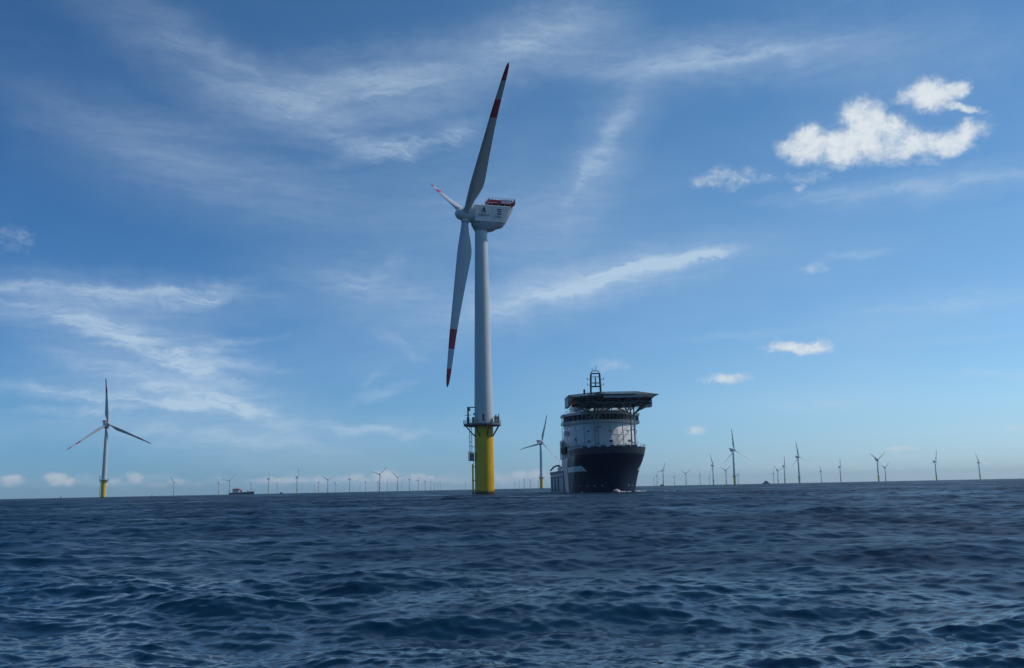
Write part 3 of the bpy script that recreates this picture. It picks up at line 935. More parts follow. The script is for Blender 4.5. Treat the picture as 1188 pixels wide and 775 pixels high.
def half(y, lv):
    z, bm, y0, le = lv
    t = (y - y0) / le
    if t <= 0: return 0.0
    if t >= 1: return bm
    return bm * (1 - (1 - t) ** 2.1) ** 0.62


def lev_at(z):
    for a, c in zip(LEV, LEV[1:]):
        if a[0] <= z <= c[0]:
            u = (z - a[0]) / (c[0] - a[0])
            return tuple(p + (q - p) * u for p, q in zip(a, c))
    return LEV[-1][:0] + (z,) + LEV[-1][1:]


def hull_ring(lv, yend, n=22):
    z, bm, y0, le = lv
    ts = [(i / n) ** 1.7 for i in range(n + 1)]
    ys = [y0 + le * t for t in ts] + [yend]
    st = [(half(y, lv), y, z) for y in ys]
    return st + [(-x, y, z) for x, y, z in st[:0:-1]]


b = MB()
b.loft([hull_ring(lv, 46) for lv in LEV], M['navy'])
hull = b.build('hull', ship, 40)
# bulwark along the top of the bow, the light it catches painted in
b = MB()
top = LEV[-1]
outer0 = hull_ring((11.0, 11.13, -3.62, 15), 24); outer1 = hull_ring((12.9, 11.35, -4.3, 14.5), 24)
inner1 = hull_ring((12.9, 11.15, -4.05, 14.5), 24); inner0 = hull_ring((11.0, 10.9, -3.3, 15), 24)
b.loft([outer0, outer1, inner1, inner0], M['bulwark'], cap0=False, cap1=False)
bul = b.build('bulwark', ship, 40)
b = MB()
for y in range(-3, 24, 2):
    for s in (-1, 1):
        x = s * half(y, (12.9, 11.25, -4.2, 14.5))
        if abs(x) > .4: b.tube((x, y, 12.9), (x, y, 13.75), .05, M['heli_strut'], n=5)
pts = [(half(y, (12.9, 11.25, -4.2, 14.5)), y, 13.7) for y in np.linspace(-4.1, 23, 26)]
b.path(pts, .05, M['heli_strut'], 5); b.path([(-x, y, z) for x, y, z in pts], .05, M['heli_strut'], 5)
b.build('railing', bul)
# foredeck gear peeping over the bulwark
b = MB()
for x, y, w, h in ((-5, 8, 1.1, 2.6), (-2.2, 7, .8, 2.8), (2.6, 7, 1.0, 2.6), (5.2, 9, 1.3, 2.9), (-7.5, 11, .7, 2.7), (8.6, 12, .8, 2.9), (.3, 5, .7, 2.7)):
    b.box((x - w, y, 11), (x + w, y + 1.2, 11 + h), M['dark_steel']); b.tube((x, y + .5, 11 + h), (x + .2, y + .5, 11.5 + h), .12, M['heli_strut'])
b.box((3.2, 8, 11), (5.0, 9.5, 13.9), M['ship_white'])
b.build('deck_gear', ship)

# stripes, draught marks and thruster marks follow the plating
def plate(b, ys, zs, mat, side, off=.03):
    grid = []
    for z in zs:
        lv = lev_at(z)
        grid.append([(side * (half(y, lv) + off), y - off, z) for y in ys])
    n = len(ys)
    vs = [p for row in grid for p in row]
    fs = []
    for r in range(len(zs) - 1):
        for i in range(n - 1):
            q = (r * n + i, r * n + i + 1, (r + 1) * n + i + 1, (r + 1) * n + i)
            fs.append(q if side > 0 else q[::-1])
    b.add(vs, fs, mat)


for side in (-1, 1):
    b = MB()
    zs = np.linspace(6.3, 7.9, 6)
    ysl = np.linspace(6.5 if side < 0 else 7.5, 33.0, 40)
    rows = []
    n = len(ysl)
    vs, fs = [], []
    for k, z in enumerate(zs):
        lv = lev_at(z)
        for i, y in enumerate(ysl):
            yy = y + (zs[k] - zs[0]) * 1.0 * (1 - i / (n - 1))
            vs.append((side * (half(yy, lv) + .03), yy - .02, z))
    for r in range(len(zs) - 1):
        for i in range(n - 1):
            q = (r * n + i, r * n + i + 1, (r + 1) * n + i + 1, (r + 1) * n + i)
            fs.append(q if side > 0 else q[::-1])
    b.add(vs, fs, M['ship_stripe'])
    b.build('hull_stripe', hull)
for y, s in ((2.2, -1), (5.2, -1), (9, -1), (14, -1), (3.2, 1), (6.2, 1), (12, 1), (16, 1)):
    b = MB(); plate(b, [y, y + .35 + abs(y) * .05], [1.8, 2.0, 2.2], M['hull_grey'], s, .04); b.build('draught_mark', hull)
b = MB()      # anchor pockets
for s in (-1, 1): plate(b, [4.6, 5.2, 5.8], [6.6, 7.1, 7.5], M['rubber'], s, .05)
b.build('anchor_pocket', hull)
# bulbous bow, awash
b = MB()
rings = []
for y, rx, rz, zc in ((2.5, 1.5, 1.7, -.7), (-.5, 1.45, 1.65, -.65), (-2.4, 1.25, 1.5, -.6), (-3.6, .9, 1.1, -.5), (-4.3, .5, .6, -.45), (-4.5, .08, .08, -.45)):
    rings.append([(rx * math.cos(2 * math.pi * i / 24), y, zc + rz * math.sin(2 * math.pi * i / 24)) for i in range(24)])
b.loft(rings, M['bulb'])
b.build('bulbous_bow', ship, 60)

# after hull, lower, grey
b = MB()
prof = []
for z, hb in ((-2.5, 10.5), (0, 10.8), (2, 11.0), (6.6, 11.0)):
    prof.append([(hb, 46.02, z), (hb, 92, z), (hb - .6, 94, z), (-hb + .6, 94, z), (-hb, 92, z), (-hb, 46.02, z)])
b.loft(prof, M['hull_grey'])
aft = b.build('aft_hull', ship, 30)
b = MB()
for s in (-1, 1):
    x0, x1 = (11.0, 11.05) if s > 0 else (-11.05, -11.0)
    for y in (84, 72, 60): b.box((x0, y, .4), (x1, y + 4.0, 5.0), M['rubber'])
    b.box((x0, 46.1, 5.1), (x1 + (.1 if s > 0 else 0), 92, 5.4), M['rubber'])
b.build('fender', aft)
b = MB()
for s in (-1, 1): b.box((s * 11.06 - .14, 46.1, 6.6), (s * 11.06 + .14, 92, 7.4), M['bulwark'])
b.box((-10.9, 93.3, 6.6), (10.9, 93.6, 7.6), M['bulwark'])
b.box((-10.8, 46.1, 6.6), (10.8, 93.2, 6.75), M['deck_green'])
b.build('deck_rail', aft)
# the white side plating behind the navy bow
def white_side(side):
    b = MB()
    zs = np.linspace(-1.0, 10.9, 14)
    vs, fs, n = [], [], 10
    for z in zs:
        lv = lev_at(float(z))
        y0 = 34.5 - 6.5 * max(0, (z - 6.0) / 5.0) ** 1.5
        for y in np.linspace(y0, 45.95, n):
            vs.append((side * (half(y, lv) + .07), y, z))
    for r in range(len(zs) - 1):
        for i in range(n - 1):
            q = (r * n + i, r * n + i + 1, (r + 1) * n + i + 1, (r + 1) * n + i)
            fs.append(q if side > 0 else q[::-1])
    b.add(vs, fs, M['ship_white'])
    b.build('side_plating', hull)


white_side(-1)
white_side(1)

# superstructure, rounded front
FRONT = [(-1, 1), (-.93, .72), (-.80, .45), (-.62, .22), (-.42, .07), (-.2, 0), (.16, 0), (.38, .08), (.58, .24), (.78, .46), (.92, .72), (1, 1)]


def front_y(u, yf, ys):
    for (a, p), (c, q) in zip(FRONT, FRONT[1:]):
        if a <= u <= c: return yf + (ys - yf) * (p + (q - p) * (u - a) / (c - a))
    return ys


HOUSE = [(11.0, 10.9, 13.5, 22), (14.0, 10.9, 13.8, 22.3), (17.5, 10.75, 14.6, 23), (21.0, 10.5, 15.6, 24)]


def house_at(z):
    """half width, front and cheek positions of the house at a height"""
    for a, c in zip(HOUSE, HOUSE[1:]):
        if z <= c[0]:
            u = (z - a[0]) / (c[0] - a[0])
            return tuple(p + (q - p) * u for p, q in zip(a[1:], c[1:]))
    return HOUSE[-1][1:]


def house_ring(z, hb, yf, ys, yb, n=0):
    us = [u for u, _ in FRONT] if not n else list(np.linspace(-1, 1, n + 1))
    return [(u * hb, front_y(u, yf, ys), z) for u in us] + [(hb, yb, z), (-hb, yb, z)]


b = MB()
b.loft([house_ring(11.0, 10.9, 13.5, 22, 44), house_ring(14.0, 10.9, 13.8, 22.3, 44), house_ring(17.5, 10.75, 14.6, 23, 44), house_ring(21.0, 10.5, 15.6, 24, 42)], M['ship_white'])
house = b.build('superstructure', ship, 12)
b = MB()
# after tower block and stacks
b.box((-10.6, 44.01, 6.75), (10.6, 52, 14.2), M['ship_white'])
b.box((-10.4, 40, 21.0), (-7.2, 46, 25.5), M['ship_white']); b.box((7.2, 40, 21.0), (10.4, 46, 25.5), M['ship_white'])
b.box((-11.35, 42, 11), (-10.95, 50, 17.2), M['ship_white'])
b.build('funnel_block', house, 25)
# bridge
b = MB()
b.loft([house_ring(21.0, 10.9, 14.8, 23.4, 36), house_ring(21.9, 11.3, 14.4, 23, 36)], M['ship_white'])
b.loft([house_ring(23.6, 11.5, 14.2, 22.8, 36), house_ring(24.3, 11.6, 14.0, 22.6, 36), house_ring(24.6, 11.2, 14.5, 23, 36)], M['ship_white'])
for s in (-1, 1):     # bridge wings
    b.box((s * 12.0 - .9, 24, 21.0), (s * 12.0 + .9, 31, 22.0), M['ship_white'])
    b.box((s * 12.0 - 1.0, 23.8, 23.6), (s * 12.0 + 1.0, 31.2, 24.3), M['ship_white'])
bridge = b.build('bridge', house, 25)
b = MB()
b.loft([house_ring(21.9, 11.05, 14.65, 23.2, 35.9), house_ring(23.6, 11.25, 14.45, 23.0, 35.9)], M['glass'], cap0=False, cap1=False)
for s in (-1, 1): b.box((s * 11.9 - .8, 24.2, 22.0), (s * 11.9 + .8, 30.8, 23.6), M['glass'])
b.build('bridge_window', bridge, 25)
b = MB()
r0, r1 = house_ring(21.9, 11.12, 14.58, 23.15, 35.9, 18), house_ring(23.6, 11.32, 14.38, 22.95, 35.9, 18)
for i in range(0, 19): b.tube(r0[i], r1[i], .07, M['ship_white'], n=5)
b.build('window_mullion', bridge)
def on_house(x, z, w, h, mat, name, parent, d=.05):
    """a small port set in the curved front"""
    hb, yf, ys = house_at(z)
    y = front_y(x / hb, yf, ys)
    dx = .05
    sl = (front_y((x + dx) / hb, yf, ys) - front_y((x - dx) / hb, yf, ys)) / (2 * dx)
    b = MB(); b.box((x - w / 2, y - .12, z - h / 2), (x + w / 2, y + .3, z + h / 2), mat, math.atan(sl), (x, y))
    return b.build(name, parent, None)
for x, z in ((-5.6, 15.3), (1.4, 15.3), (8.0, 15.4), (-5.6, 18.4), (1.4, 18.4), (7.6, 18.6)):
    fr = on_house(x, z, 1.35 if z < 17 else 1.0, .9 if z < 17 else .5, M['ship_white'] if z < 17 else M['ship_stripe'], 'porthole', house)
    on_house(x, z, 1.15 if z < 17 else .8, .72 if z < 17 else .36, M['glass'], 'pane', fr)
    fr.location.y = .0
    fr.children[0].location.y = -.03
b = MB()
for z in (13.9, 17.4):
    hb_, yf_, ys_ = house_at(z)
    pts = house_ring(z, hb_ + .03, yf_ - .04, ys_, 44)[:12]
    b.path(pts, .045, M['ship_stripe'], 5)
b.build('seam', house)
for z, out in ((14.05, .55), (20.9, .5)):
    hb_, yf_, ys_ = house_at(z)
    b = MB()
    pin, pout = house_ring(z, hb_, yf_, ys_, 44)[:12], house_ring(z, hb_ + out, yf_ - out, ys_ - out * .3, 44)[:12]
    if z < 15:      # side walkways only, the middle of the front is bare
        sel = [range(0, 4), range(8, 12)]
    else:
        sel = [range(0, 12)]
    for sr in sel:
        sr = list(sr)
        for i, j in zip(sr, sr[1:]):
            vs = [pin[i], pin[j], pout[j], pout[i]]
            vs = vs + [(x, y, zz + .12) for x, y, zz in vs]
            b.add(vs, [(0, 1, 2, 3), (7, 6, 5, 4), (3, 2, 6, 7), (0, 4, 5, 1), (1, 5, 6, 2), (0, 3, 7, 4)], M['heli_strut'])
        for i in sr:
            b.tube(pout[i], (pout[i][0], pout[i][1], z + 1.15), .04, M['heli_strut'], n=5)
        for dz in (.6, 1.15): b.path([(pout[i][0], pout[i][1], z + dz) for i in sr], .035, M['heli_strut'], 5)
    b.build('walkway', house)
for x in (-9.2, -6.9, 5.9, 9.3):
    b = MB()
    pts = []
    for z in (11.0, 14.0, 17.5, 20.6):
        hb_, yf_, ys_ = house_at(z)
        pts.append((x, front_y(x / hb_, yf_, ys_) - .08, z))
    b.path(pts, .08, M['hull_grey'], 6)
    b.build('pipe', house)
for x, z, w, h, nm in ((-8.6, 12.3, 1.0, 2.2, 'door'), (6.4, 12.3, 1.0, 2.2, 'door'), (-2.4, 19.6, 1.6, .7, 'vent'), (3.6, 12.2, 1.8, 1.4, 'locker'), (-9.3, 16.2, 1.2, .8, 'vent')):
    hb_, yf_, ys_ = house_at(z)
    y = front_y(x / hb_, yf_, ys_)
    b = MB()
    b.box((x - w / 2, y - (.25 if nm != 'locker' else .8), z - h / 2), (x + w / 2, y + .6, z + h / 2), M['hull_grey'])
    b.build(nm, house)
b = MB()  # thin dark tubes slanting across the right of the front
for x0, z0, x1, z1 in ((10.2, 20.4, 2.4, 13.2), (8.4, 20.6, 3.4, 16.4), (10.6, 16.0, 9.0, 13.2)):
    b.tube((x0, front_y(x0 / 11.3, 12.6, 22), z0), (x1, front_y(x1 / 11.3, 11.8, 21), z1), .07, M['dark_steel'], n=5)
b.build('dark_diagonal', house)
for s in (-1, 1):      # wing-side platforms, ladders and lifeboat station
    b = MB()
    b.box((s * 11.6 - .6, 26, 18.0), (s * 11.6 + .6, 30, 19.2), M['ship_white'])
    b.box((s * 11.5 - .5, 24, 14.3), (s * 11.5 + .5, 40, 14.5), M['heli_strut'])
    for y in range(24, 41, 2): b.tube((s * 11.95, y, 14.5), (s * 11.95, y, 15.6), .05, M['heli_strut'], n=5)
    b.tube((s * 11.95, 24, 15.6), (s * 11.95, 40, 15.6), .05, M['heli_strut'], n=5)
    for x, y0 in ((11.5, 24.2), (11.5, 39.8)): b.tube((s * x, y0, 11), (s * x, y0, 21), .14, M['ship_white'], n=6)
    b.build('side_gallery', house)
for s in (-1, 1):     # rescue boats under their davits
    b = MB()
    b.loft([[(s * 11.75 + hb * c_, y, z) for c_, z in ((-1, 14.2), (-.9, 12.9), (-.4, 12.2), (.4, 12.2), (.9, 12.9), (1, 14.2))] for y, hb in ((30.5, .3), (31.5, .8), (34, 1.0), (36.6, .95), (37.4, .8))], M['dark_steel'])
    b.box((s * 11.75 - .6, 33, 14.2), (s * 11.75 + .6, 36, 15.1), M['crate'])
    for y in (31.4, 36.8): b.path([(s * 11.0, y, 11.0), (s * 11.2, y, 15.6), (s * 12.2, y, 15.9), (s * 12.2, y, 14.2)], .14, M['dark_steel'], 6)
    b.build('lifeboat', ship, 40)
# roof of the bridge: rails, lockers, domes
b = MB()
for x in np.arange(-10.5, 10.6, 1.5):
    b.tube((x, 23.5 - 8 * math.sqrt(max(0, 1 - (x / 11.2) ** 2)), 24.6), (x, 23.5 - 8 * math.sqrt(max(0, 1 - (x / 11.2) ** 2)), 25.7), .05, M['ship_white'], n=5)
rp = [(x, 23.5 - 8 * math.sqrt(max(0, 1 - (x / 11.2) ** 2)), 25.7) for x in np.linspace(-11, 11, 20)]
b.path(rp, .05, M['ship_white'], 5)
for s in (-1, 1):
    for y in range(24, 36, 3): b.tube((s * 11, y, 24.6), (s * 11, y, 25.7), .05, M['ship_white'], n=5)
    b.tube((s * 11, 23.5, 25.7), (s * 11, 35.5, 25.7), .05, M['ship_white'], n=5)
b.box((-9.4, 26, 24.6), (-4.2, 34, 27.2), M['ship_white'])
b.box((-2.0, 22, 24.6), (2.8, 33, 27.0), M['ship_white'])
b.box((4.5, 25, 24.6), (9.5, 33, 25.9), M['ship_white'])
for x, h in ((-10.2, 3.0), (-8.8, 2.6), (-7.2, 3.4)): b.tube((x, 20.5, 24.6), (x, 20.5, 24.6 + h), .08, M['ship_white'], n=6)
for x, y, r in ((-4.6, 20, .75), (5.6, 19, .8), (9.6, 22, .6)):
    b.lathe([(r * .4, 0), (r * .4, .5), (r, .9), (r, 1.5), (r * .7, 2.1), (.05, 2.35)], M['lamp_white'], 16, (x, y, 24.6))
b.build('bridge_roof_gear', bridge, 40)

# helideck: eight-sided, girders below, safety net round it
HC = Vector((.7, 7.5, 28.0)); HR = 13.6
def octo(r, z, squash=1.0):
    return [(HC.x + r * math.cos(math.pi / 8 + i * math.pi / 4), HC.y + r * squash * math.sin(math.pi / 8 + i * math.pi / 4), z) for i in range(8)]
b = MB()
b.loft([octo(HR - .1, 27.0), octo(HR, 27.15), octo(HR, 27.6), octo(HR - .1, 27.7)], M['heli_grey'])
heli = b.build('helideck', ship, 20)
b = MB()
for k in range(-4, 5):
    x = HC.x + k * 2.9
    ly = math.sqrt(max(1, (HR * .98) ** 2 - (k * 2.9) ** 2)) * .96
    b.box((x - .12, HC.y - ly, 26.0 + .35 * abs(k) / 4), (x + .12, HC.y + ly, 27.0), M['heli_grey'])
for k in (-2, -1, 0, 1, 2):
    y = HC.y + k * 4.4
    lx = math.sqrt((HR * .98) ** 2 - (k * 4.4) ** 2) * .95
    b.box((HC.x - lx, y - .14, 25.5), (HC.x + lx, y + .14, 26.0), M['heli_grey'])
b.build('girder', heli, 20)
b = MB()
inn, out = octo(HR, 27.6), octo(HR + 1.7, 28.05)
for i in range(8):
    j = (i + 1) % 8
    a0, a1, o0, o1 = (Vector(p) for p in (inn[i], inn[j], out[i], out[j]))
    b.path([o0, o1], .09, M['heli_strut'], 5)
    for u in np.linspace(0, 1, 9): b.tube(a0.lerp(a1, u), o0.lerp(o1, u), .075, M['heli_strut'], n=5)
    for u in np.linspace(.12, .88, 6):
        b.tube(a0.lerp(o0, u), a1.lerp(o1, u), .03, M['heli_grey'], n=4)
    for u in np.linspace(.02, .98, 36):
        b.tube(a0.lerp(a1, u), o0.lerp(o1, u), .03, M['heli_grey'], n=4)
b.build('safety_net', heli)
b = MB()
# posts, in pairs, from the foredeck to the deck, with braces
for x in (-4.0, -2.9, 7.7, 8.8):
    b.tube((x, 12.2, 11.0), (x, 12.2, 25.5), .24, M['heli_strut'], n=10)
for z in (14.5, 18.5, 22.5):
    b.tube((7.7, 12.2, z), (8.8, 12.2, z), .14, M['heli_strut']); b.tube((-4.0, 12.2, z), (-2.9, 12.2, z), .14, M['heli_strut'])
for x, tx in ((-4.0, -10.5), (8.8, 11.8)):
    b.tube((x, 12.2, 23.0), (tx, 12.2, 26.1), .26, M['heli_strut'], n=8)
    b.tube((x, 12.2, 23.0), (tx, 3.0, 26.1), .24, M['heli_strut'], n=8)
for x, tx in ((-2.9, -1.6), (7.7, 5.5), (-2.9, 1.8), (7.7, 2.6)):
    b.tube((x, 12.2, 22.6), (tx, 1.0, 26.1), .22, M['heli_strut'], n=8)
b.tube((-2.9, 12.2, 23.2), (2.4, 12.2, 25.6), .18, M['heli_strut']); b.tube((7.7, 12.2, 23.2), (2.4, 12.2, 25.6), .18, M['heli_strut'])
b.box((-4.2, 12.0, 25.2), (9.0, 12.4, 25.5), M['heli_strut'])
for x in (-8, -3, 2.5, 8): b.tube((x, 17, 24.6), (x, 17, 25.8), .2, M['heli_strut'])
for (x, y) in ((-8, 17), (8.5, 17)): b.tube((x, y, 24.6), (x * 1.15, 9, 26.2), .2, M['heli_strut'])
b.tube((-8.9, 22.5, 21.4), (-4, 12.3, 23.2), .15, M['heli_strut']); b.tube((10.3, 21.5, 20.2), (3.2, 13.0, 14.2), .12, M['heli_strut'])
b.build('support_strut', heli)
b = MB()
b.box((-13.6, 2.5, 25.0), (-12.7, 11.5, 27.5), M['heli_strut']); b.build('access_platform', heli)
b = MB(); b.box((11.8, 8, 25.0), (14.0, 12, 27.1), M['ship_white']); b.build('landing_lamp_box', heli)
b = MB()
b.box((-13.3, 1.5, 25.4), (-11.5, 2.4, 26.3), M['orange']); b.tube((-12.4, 2, 26.3), (-12.4, 2, 27.1), .1, M['orange']); b.build('fire_monitor', heli)
b = MB()
b.box((-9.5, -3.6, 27.7), (-9.0, -3.2, 28.7), M['dark_steel']); b.tube((-9.2, -3.4, 28.3), (-9.2, -3.4, 29.2), .3, M['dark_steel'])
b.box((-3.7, -6.0, 26.5), (8.4, -5.7, 27.05), M['heli_strut'])
b.build('floodlight', heli)
b = MB()
for y in (-2.5, 3.0, 8.5, 14.0):
    lx = math.sqrt((HR * .95) ** 2 - (y - HC.y) ** 2) * .93
    nb = max(8, int(lx / .95)) // 2 * 2
    xs = np.linspace(HC.x - lx, HC.x + lx, nb + 1)
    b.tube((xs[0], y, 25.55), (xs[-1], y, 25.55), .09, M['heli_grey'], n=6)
    for k in range(nb):
        z0, z1 = (26.7, 25.3) if k % 2 == 0 else (25.3, 26.7)
        b.tube((xs[k], y, z0), (xs[k + 1], y, z1), .075, M['heli_strut'], n=5)
    b.tube((xs[1], y, 25.3), (xs[-2], y, 25.3), .1, M['heli_strut'], n=6)
for x in np.linspace(-10.5, 11.5, 9):
    b.tube((x, -1.5, 25.3), (x, 14, 25.3), .06, M['heli_strut'], n=5)
b.build('truss', heli)
b = MB()      # catwalk and stair under the deck
for s_x in (-9.8, 10.6):
    b.box((s_x - .5, 4, 24.3), (s_x + .5, 15, 24.4), M['heli_strut'])
    for y in np.arange(4, 15.1, 1.1):
        for e in (-.5, .5): b.tube((s_x + e, y, 24.4), (s_x + e, y, 25.5), .035, M['heli_strut'], n=5)
    for z in (25.0, 25.5): b.tube((s_x - .5, 4, z), (s_x - .5, 15, z), .035, M['heli_strut'], n=5); b.tube((s_x + .5, 4, z), (s_x + .5, 15, z), .035, M['heli_strut'], n=5)
b.build('catwalk', heli)
# mast
b = MB()
mx, my = -1.2, 26
for sx in (-1.85, 1.85):
    for sy in (-1, 1):
        b.tube((mx + sx, my + sy, 27.0), (mx + sx * .80, my + sy * .8, 37.2), .2, M['dark_steel'], n=8)
    for z in (29.2, 30.8, 33.6, 35.4): b.tube((mx + sx, my, z), (mx + sx * 1.55, my, z), .07, M['dark_steel']); b.tube((mx + sx * 1.5, my, z), (mx + sx * 1.5, my, z + .6), .1, M['dark_steel'])
for z, w in ((31.0, .2), (33.0, .26), (34.2, .12), (37.2, .2)):
    k = 1 - .2 * (z - 27) / 10.2
    for sy in (-1, 1): b.box((mx - 1.85 * k, my + sy * k - .12, z), (mx + 1.85 * k, my + sy * k + .12, z + w), M['dark_steel'])
    b.box((mx - 1.8 * k, my - k, z), (mx + 1.8 * k, my + k, z + .08), M['dark_steel'])
b.path([(mx - 1.5, my, 37.2), (mx - 1.3, my, 37.9), (mx - .6, my, 38.2), (mx + .6, my, 38.2), (mx + 1.3, my, 37.9), (mx + 1.5, my, 37.2)], .12, M['dark_steel'])
b.tube((mx, my, 33.2), (mx, my, 36.2), .22, M['dark_steel']); b.box((mx - 1.4, my - 1.2, 36.0), (mx + 1.0, my - 1.0, 36.25), M['lamp_white'])
b.box((mx - .6, my - 1.4, 28.5), (mx + .7, my - 1.1, 31.0), M['dark_steel']); b.tube((mx + .3, my, 38.2), (mx + .3, my, 39.6), .07, M['dark_steel'])
b.tube((mx - .9, my, 38.0), (mx - .9, my, 39.0), .06, M['dark_steel']); b.tube((mx + 2.3, my, 28.4), (mx + 2.3, my, 29.8), .3, M['dark_steel'])
b.build('mast', ship)
# crane and deck load aft
b = MB()
b.tube((-8.6, 84, 6.7), (-8.6, 84, 8.9), .22, M['dark_steel'])
b.path([(-8.4, 62, 9.0), (-8.6, 70, 8.5), (-8.8, 78, 9.7), (-9.2, 86, 9.75), (-9.9, 90, 9.3), (-10.7, 93, 8.2)], .32, M['dark_steel'], 8)
b.path([(-8.8, 80, 9.5), (-8.8, 76, 8.0), (-8.4, 72, 8.6)], .28, M['dark_steel'], 8)
b.tube((-8.2, 62, 6.7), (-8.2, 62, 9.4), .9, M['orange'], n=12)
b.build('crane', ship, 40)
b = MB()
b.box((-9.5, 54, 6.76), (-4.5, 62, 9.0), M['orange']); b.box((-9.8, 55, 9.0), (-8, 60, 9.8), M['antifoul'])
b.box((-3, 58, 6.76), (4, 70, 9.0), M['dark_steel'])
b.build('deck_load', ship)

# broken water round the bow
fm = bpy.data.materials.new('foam_white'); fm.use_nodes = True
t = NT(fm.node_tree)
co = t.n('ShaderNodeTexCoord').outputs['Object']
fn = t.noise(co, 2.0, 5, 0.7).outputs['Fac']
p = t.n('ShaderNodeBsdfPrincipled', {'Base Color': t.mix(t.rng(fn, .35, .6), (.22, .30, .36, 1), (.62, .67, .70, 1)), 'Roughness': .7})
t.t.links.new(p.outputs[0], t.n('ShaderNodeOutputMaterial').inputs[0])


def lump(b, x, y, z, rx, ry, rz, rng_):
    n, mlev = 9, 4
    rings = []
    for k in range(mlev):
        f = k / (mlev - 1)
        rings.append([(x + rx * (1 - f * .85) * math.cos(2 * math.pi * i / n) * rng_.uniform(.75, 1.25),
                       y + ry * (1 - f * .85) * math.sin(2 * math.pi * i / n) * rng_.uniform(.75, 1.25),
                       z - .35 + (rz + .35) * math.sin(f * math.pi / 2) * rng_.uniform(.8, 1.15)) for i in range(n)])
    b.loft(rings, fm)


rg = random.Random(5)
b = MB()
for i in range(46):
    y = rg.uniform(-5, 24)
    lv = LEV[1]
    x = half(max(y, 0.2), lv) + abs(rg.gauss(0, .7)) + rg.choice([0, 0, 0, .8, 2.2])
    s = rg.choice((1, 1, 1, -1))
    if s < 0 and rg.random() < .75: continue
    lump(b, s * x, y, .15, rg.uniform(.2, .6), rg.uniform(.3, .9), rg.uniform(.06, .26), rg)
for i in range(10):
    lump(b, rg.uniform(1.6, 4.2), rg.uniform(-5.0, -1.0), .12, rg.uniform(.2, .5), rg.uniform(.3, .6), rg.uniform(.08, .3), rg)
for i in range(9):
    lump(b, rg.uniform(12.5, 22), rg.uniform(-20, 20), .08, rg.uniform(.3, .8), rg.uniform(.2, .4), rg.uniform(.03, .14), rg)
foam = b.build('foam', None, 80)
foam.matrix_world = Matrix.Translation((28.7, 265, 0)) @ Matrix.Rotation(R(3), 4, 'Z') @ Matrix.Diagonal((0.935, 1, 1, 1))
tag(foam, 'white broken water along the bow of the ship', 'foam', kind='stuff')

# ------------------------------------------------------------------ small vessels and buoys
def small_hull(b, L, B, D, mat, sheer=.6, n=12, stern=.75):
    """bow towards +X"""
    rings = []
    for z, k in ((-.8, .75), (0, .9), (D * .6, 1.0), (D, 1.03)):
        st = []
        for i in range(n + 1):
            u = i / n
            x = -L / 2 + L * u + (u ** 3) * L * .03 * z / D
            hb = B / 2 * k * (1 - max(0, (u - .62) / .38) ** 2.2) * (stern + (1 - stern) * min(1, u * 5))
            st.append((x, hb, z + (sheer * max(0, (u - .6) / .4) ** 1.6 if z >= D * .6 else 0)))
        rings.append(st + [(x, -y, z2) for x, y, z2 in st[::-1]])
    b.loft([r[::-1] for r in rings], mat)


def place(px, depth):
    py = 579 - 24 * px / 1188
    v = cF + cR2 * ((px - 594) / 1066.46) + cU2 * ((387.5 - py) / 1066.46)
    return v.x / v.y * depth


D0 = 2100
v = empty('workboat', (place(280.5, D0), D0, -drop(D0)), R(-12))
tag(v, 'low dark vessel with white wheelhouse and red roof, far off left of centre', 'ship')
b = MB(); small_hull(b, 59, 11, 4.2, M['navy_plain'], 2.6); b.build('hull', v)
b = MB(); b.box((-21, -4.6, 4.2), (-6, 4.6, 9.6), M['ship_white']); b.box((-19.5, -4.2, 9.6), (-7.5, 4.2, 10.6), M['ship_white'])
wh = b.build('wheelhouse', v)
b = MB(); b.box((-20, -4.63, 7.4), (-7, -4.6, 8.6), M['glass']); b.box((-5.99, -4, 7.4), (-5.96, 4, 8.8), M['glass']); b.build('window', wh)
b = MB(); b.box((-20.5, -5, 10.6), (-4.5, 5, 12.8), M['roof_red']); b.box((-17, -3, 12.8), (-8, 3, 13.4), M['roof_red']); b.build('roof', wh)
b = MB(); b.tube((-14, 0, 13), (-14, 0, 18), .25, M['dark_steel']); b.tube((24, 0, 6), (24, 0, 14), .25, M['dark_steel']); b.build('mast', v)
b = MB(); b.tube((-2, 0, 4.2), (-2, 0, 9.3), 1.9, M['navy_plain'], n=14); b.build('funnel', v)
b = MB(); b.box((1, -3.5, 4.2), (13, 3.5, 5.4), M['navy_plain']); b.tube((14, 0, 4.2), (14, 0, 8.2), .9, M['dark_steel']); b.tube((14, 0, 8.2), (21, 0, 6.0), .5, M['crate']); b.build('deck_crane', v)

D1 = 2500
v = empty('crew_boat', (place(888.7, D1), D1, -drop(D1)), R(8))
tag(v, 'tiny blue vessel with a white spot on the horizon right of the biggest right-hand turbine', 'boat')
b = MB(); small_hull(b, 20, 6, 2.6, M['boat_blue'], 1.0); b.build('hull', v)
b = MB(); b.prism([(-5, 2.6), (5.5, 2.6), (4.2, 5.2), (1.8, 7.6), (-2.2, 7.6), (-4.4, 4.6)], -2.2, 2.2, M['boat_blue'], axis=1)
wh = None
b.v = [(p[2] if False else p[0], p[1], p[2]) for p in b.v]
# profile runs along the boat: turn (z, y, x) into place
b.v = [(p[2], p[1], p[0]) for p in b.v]
cab = b.build('cabin', v)
b = MB(); b.box((2.6, -2.3, 4.6), (5.4, 2.3, 6.2), M['lamp_white']); b.build('window', cab)
b = MB(); b.tube((-1, 0, 7.6), (-1, 0, 10.5), .14, M['crate']); b.build('mast', v)

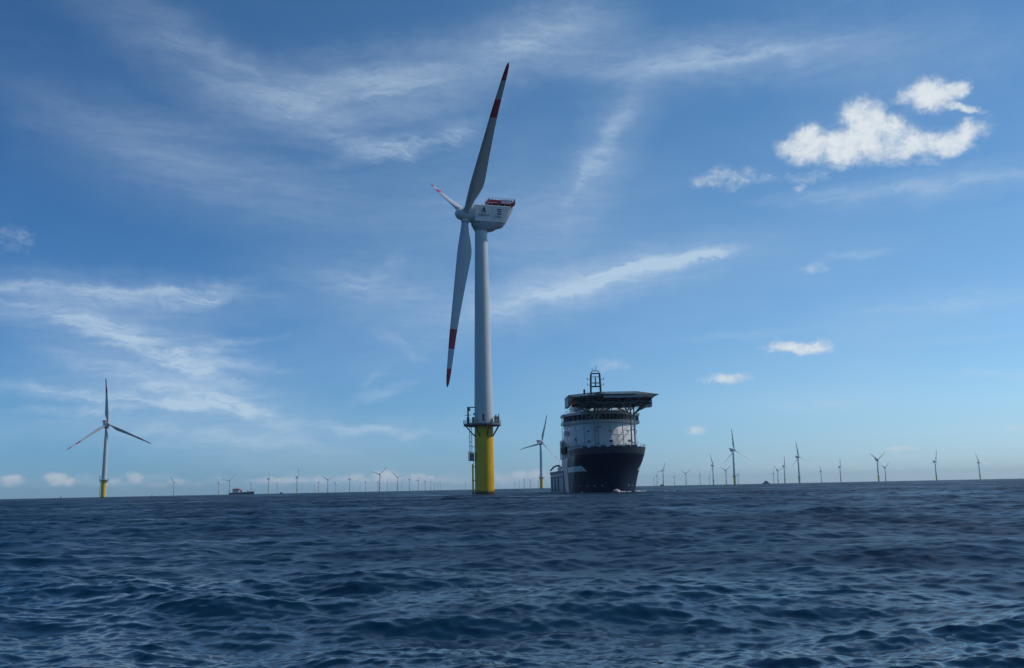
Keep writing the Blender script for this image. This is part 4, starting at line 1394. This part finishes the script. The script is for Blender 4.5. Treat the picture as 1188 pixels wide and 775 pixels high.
D2 = 2600
v = empty('service_boat', (place(767.9, D2), D2, -drop(D2)), R(175))
tag(v, 'tiny dark boat with pale cabin beside the tower of a turbine right of the ship', 'boat')
b = MB(); small_hull(b, 11, 4.2, 2.4, M['bulwark'], .6); b.build('hull', v)
b = MB(); b.box((-4.2, -1.6, 2.4), (1.5, 1.6, 4.6), M['crate']); cab = b.build('cabin', v)
b = MB(); b.box((-3.8, -1.65, 3.4), (1.2, 1.65, 4.1), M['glass']); b.build('window', cab)

D3 = 1900
v = empty('small_boat', (place(326.2, D3), D3, -drop(D3)), R(3))
tag(v, 'little dark boat with an orange end on the horizon right of the red-roofed vessel', 'boat')
b = MB(); small_hull(b, 6, 2.4, 1.5, M['dark_steel'], .4); b.build('hull', v)
b = MB(); b.box((-2.2, -1, 1.5), (.4, 1, 3.0), M['dark_steel']); b.build('cabin', v)
b = MB(); b.box((.5, -1, 1.5), (2.2, 1, 2.5), M['orange']); b.build('deck_box', v)


def buoy(px, depth, r, h, label, mats):
    v = empty('buoy', (place(px, depth), depth, 0))
    tag(v, label, 'buoy', 'buoys on the left horizon')
    b = MB(); b.lathe([(r * .8, -.6), (r, -.1), (r, .7), (r * .7, 1.0)], mats[0], 18); b.build('float', v)
    b = MB()
    for i in range(3):
        a = 2 * math.pi * i / 3
        b.tube((r * .6 * math.cos(a), r * .6 * math.sin(a), 1.0), (.16 * math.cos(a), .16 * math.sin(a), h), .09, mats[1], n=6)
    b.lathe([(r * .5, 0), (r * .5, .1)], mats[1], 12, (0, 0, h * .6)); b.lathe([(.3, 0), (.34, .4), (.05, .8)], mats[1], 12, (0, 0, h))
    b.build('lattice', v)


buoy(70.5, 900, .75, 2.4, 'tiny dark buoy on the horizon left of the large left turbine', (M['dark_steel'], M['dark_steel']))
buoy(176, 1000, .85, 2.0, 'tiny dark buoy on the horizon right of the large left turbine', (M['antifoul'], M['dark_steel']))

# ------------------------------------------------------------------ haze over the sea
hm = bpy.data.materials.new('sea_haze'); hm.use_nodes = True
t = NT(hm.node_tree)
vol = t.n('ShaderNodeVolumePrincipled', {'Color': (0.62, 0.83, 0.98, 1), 'Density': 5.0e-5, 'Anisotropy': 0.1})
t.t.links.new(vol.outputs[0], t.n('ShaderNodeOutputMaterial').inputs['Volume'])
b = MB(); b.box((-17500, -17500, -21), (17500, 17500, 160), hm)
hz = b.build('haze', None, None)
tag(hz, 'thin pale haze over the sea', 'haze', kind='stuff')
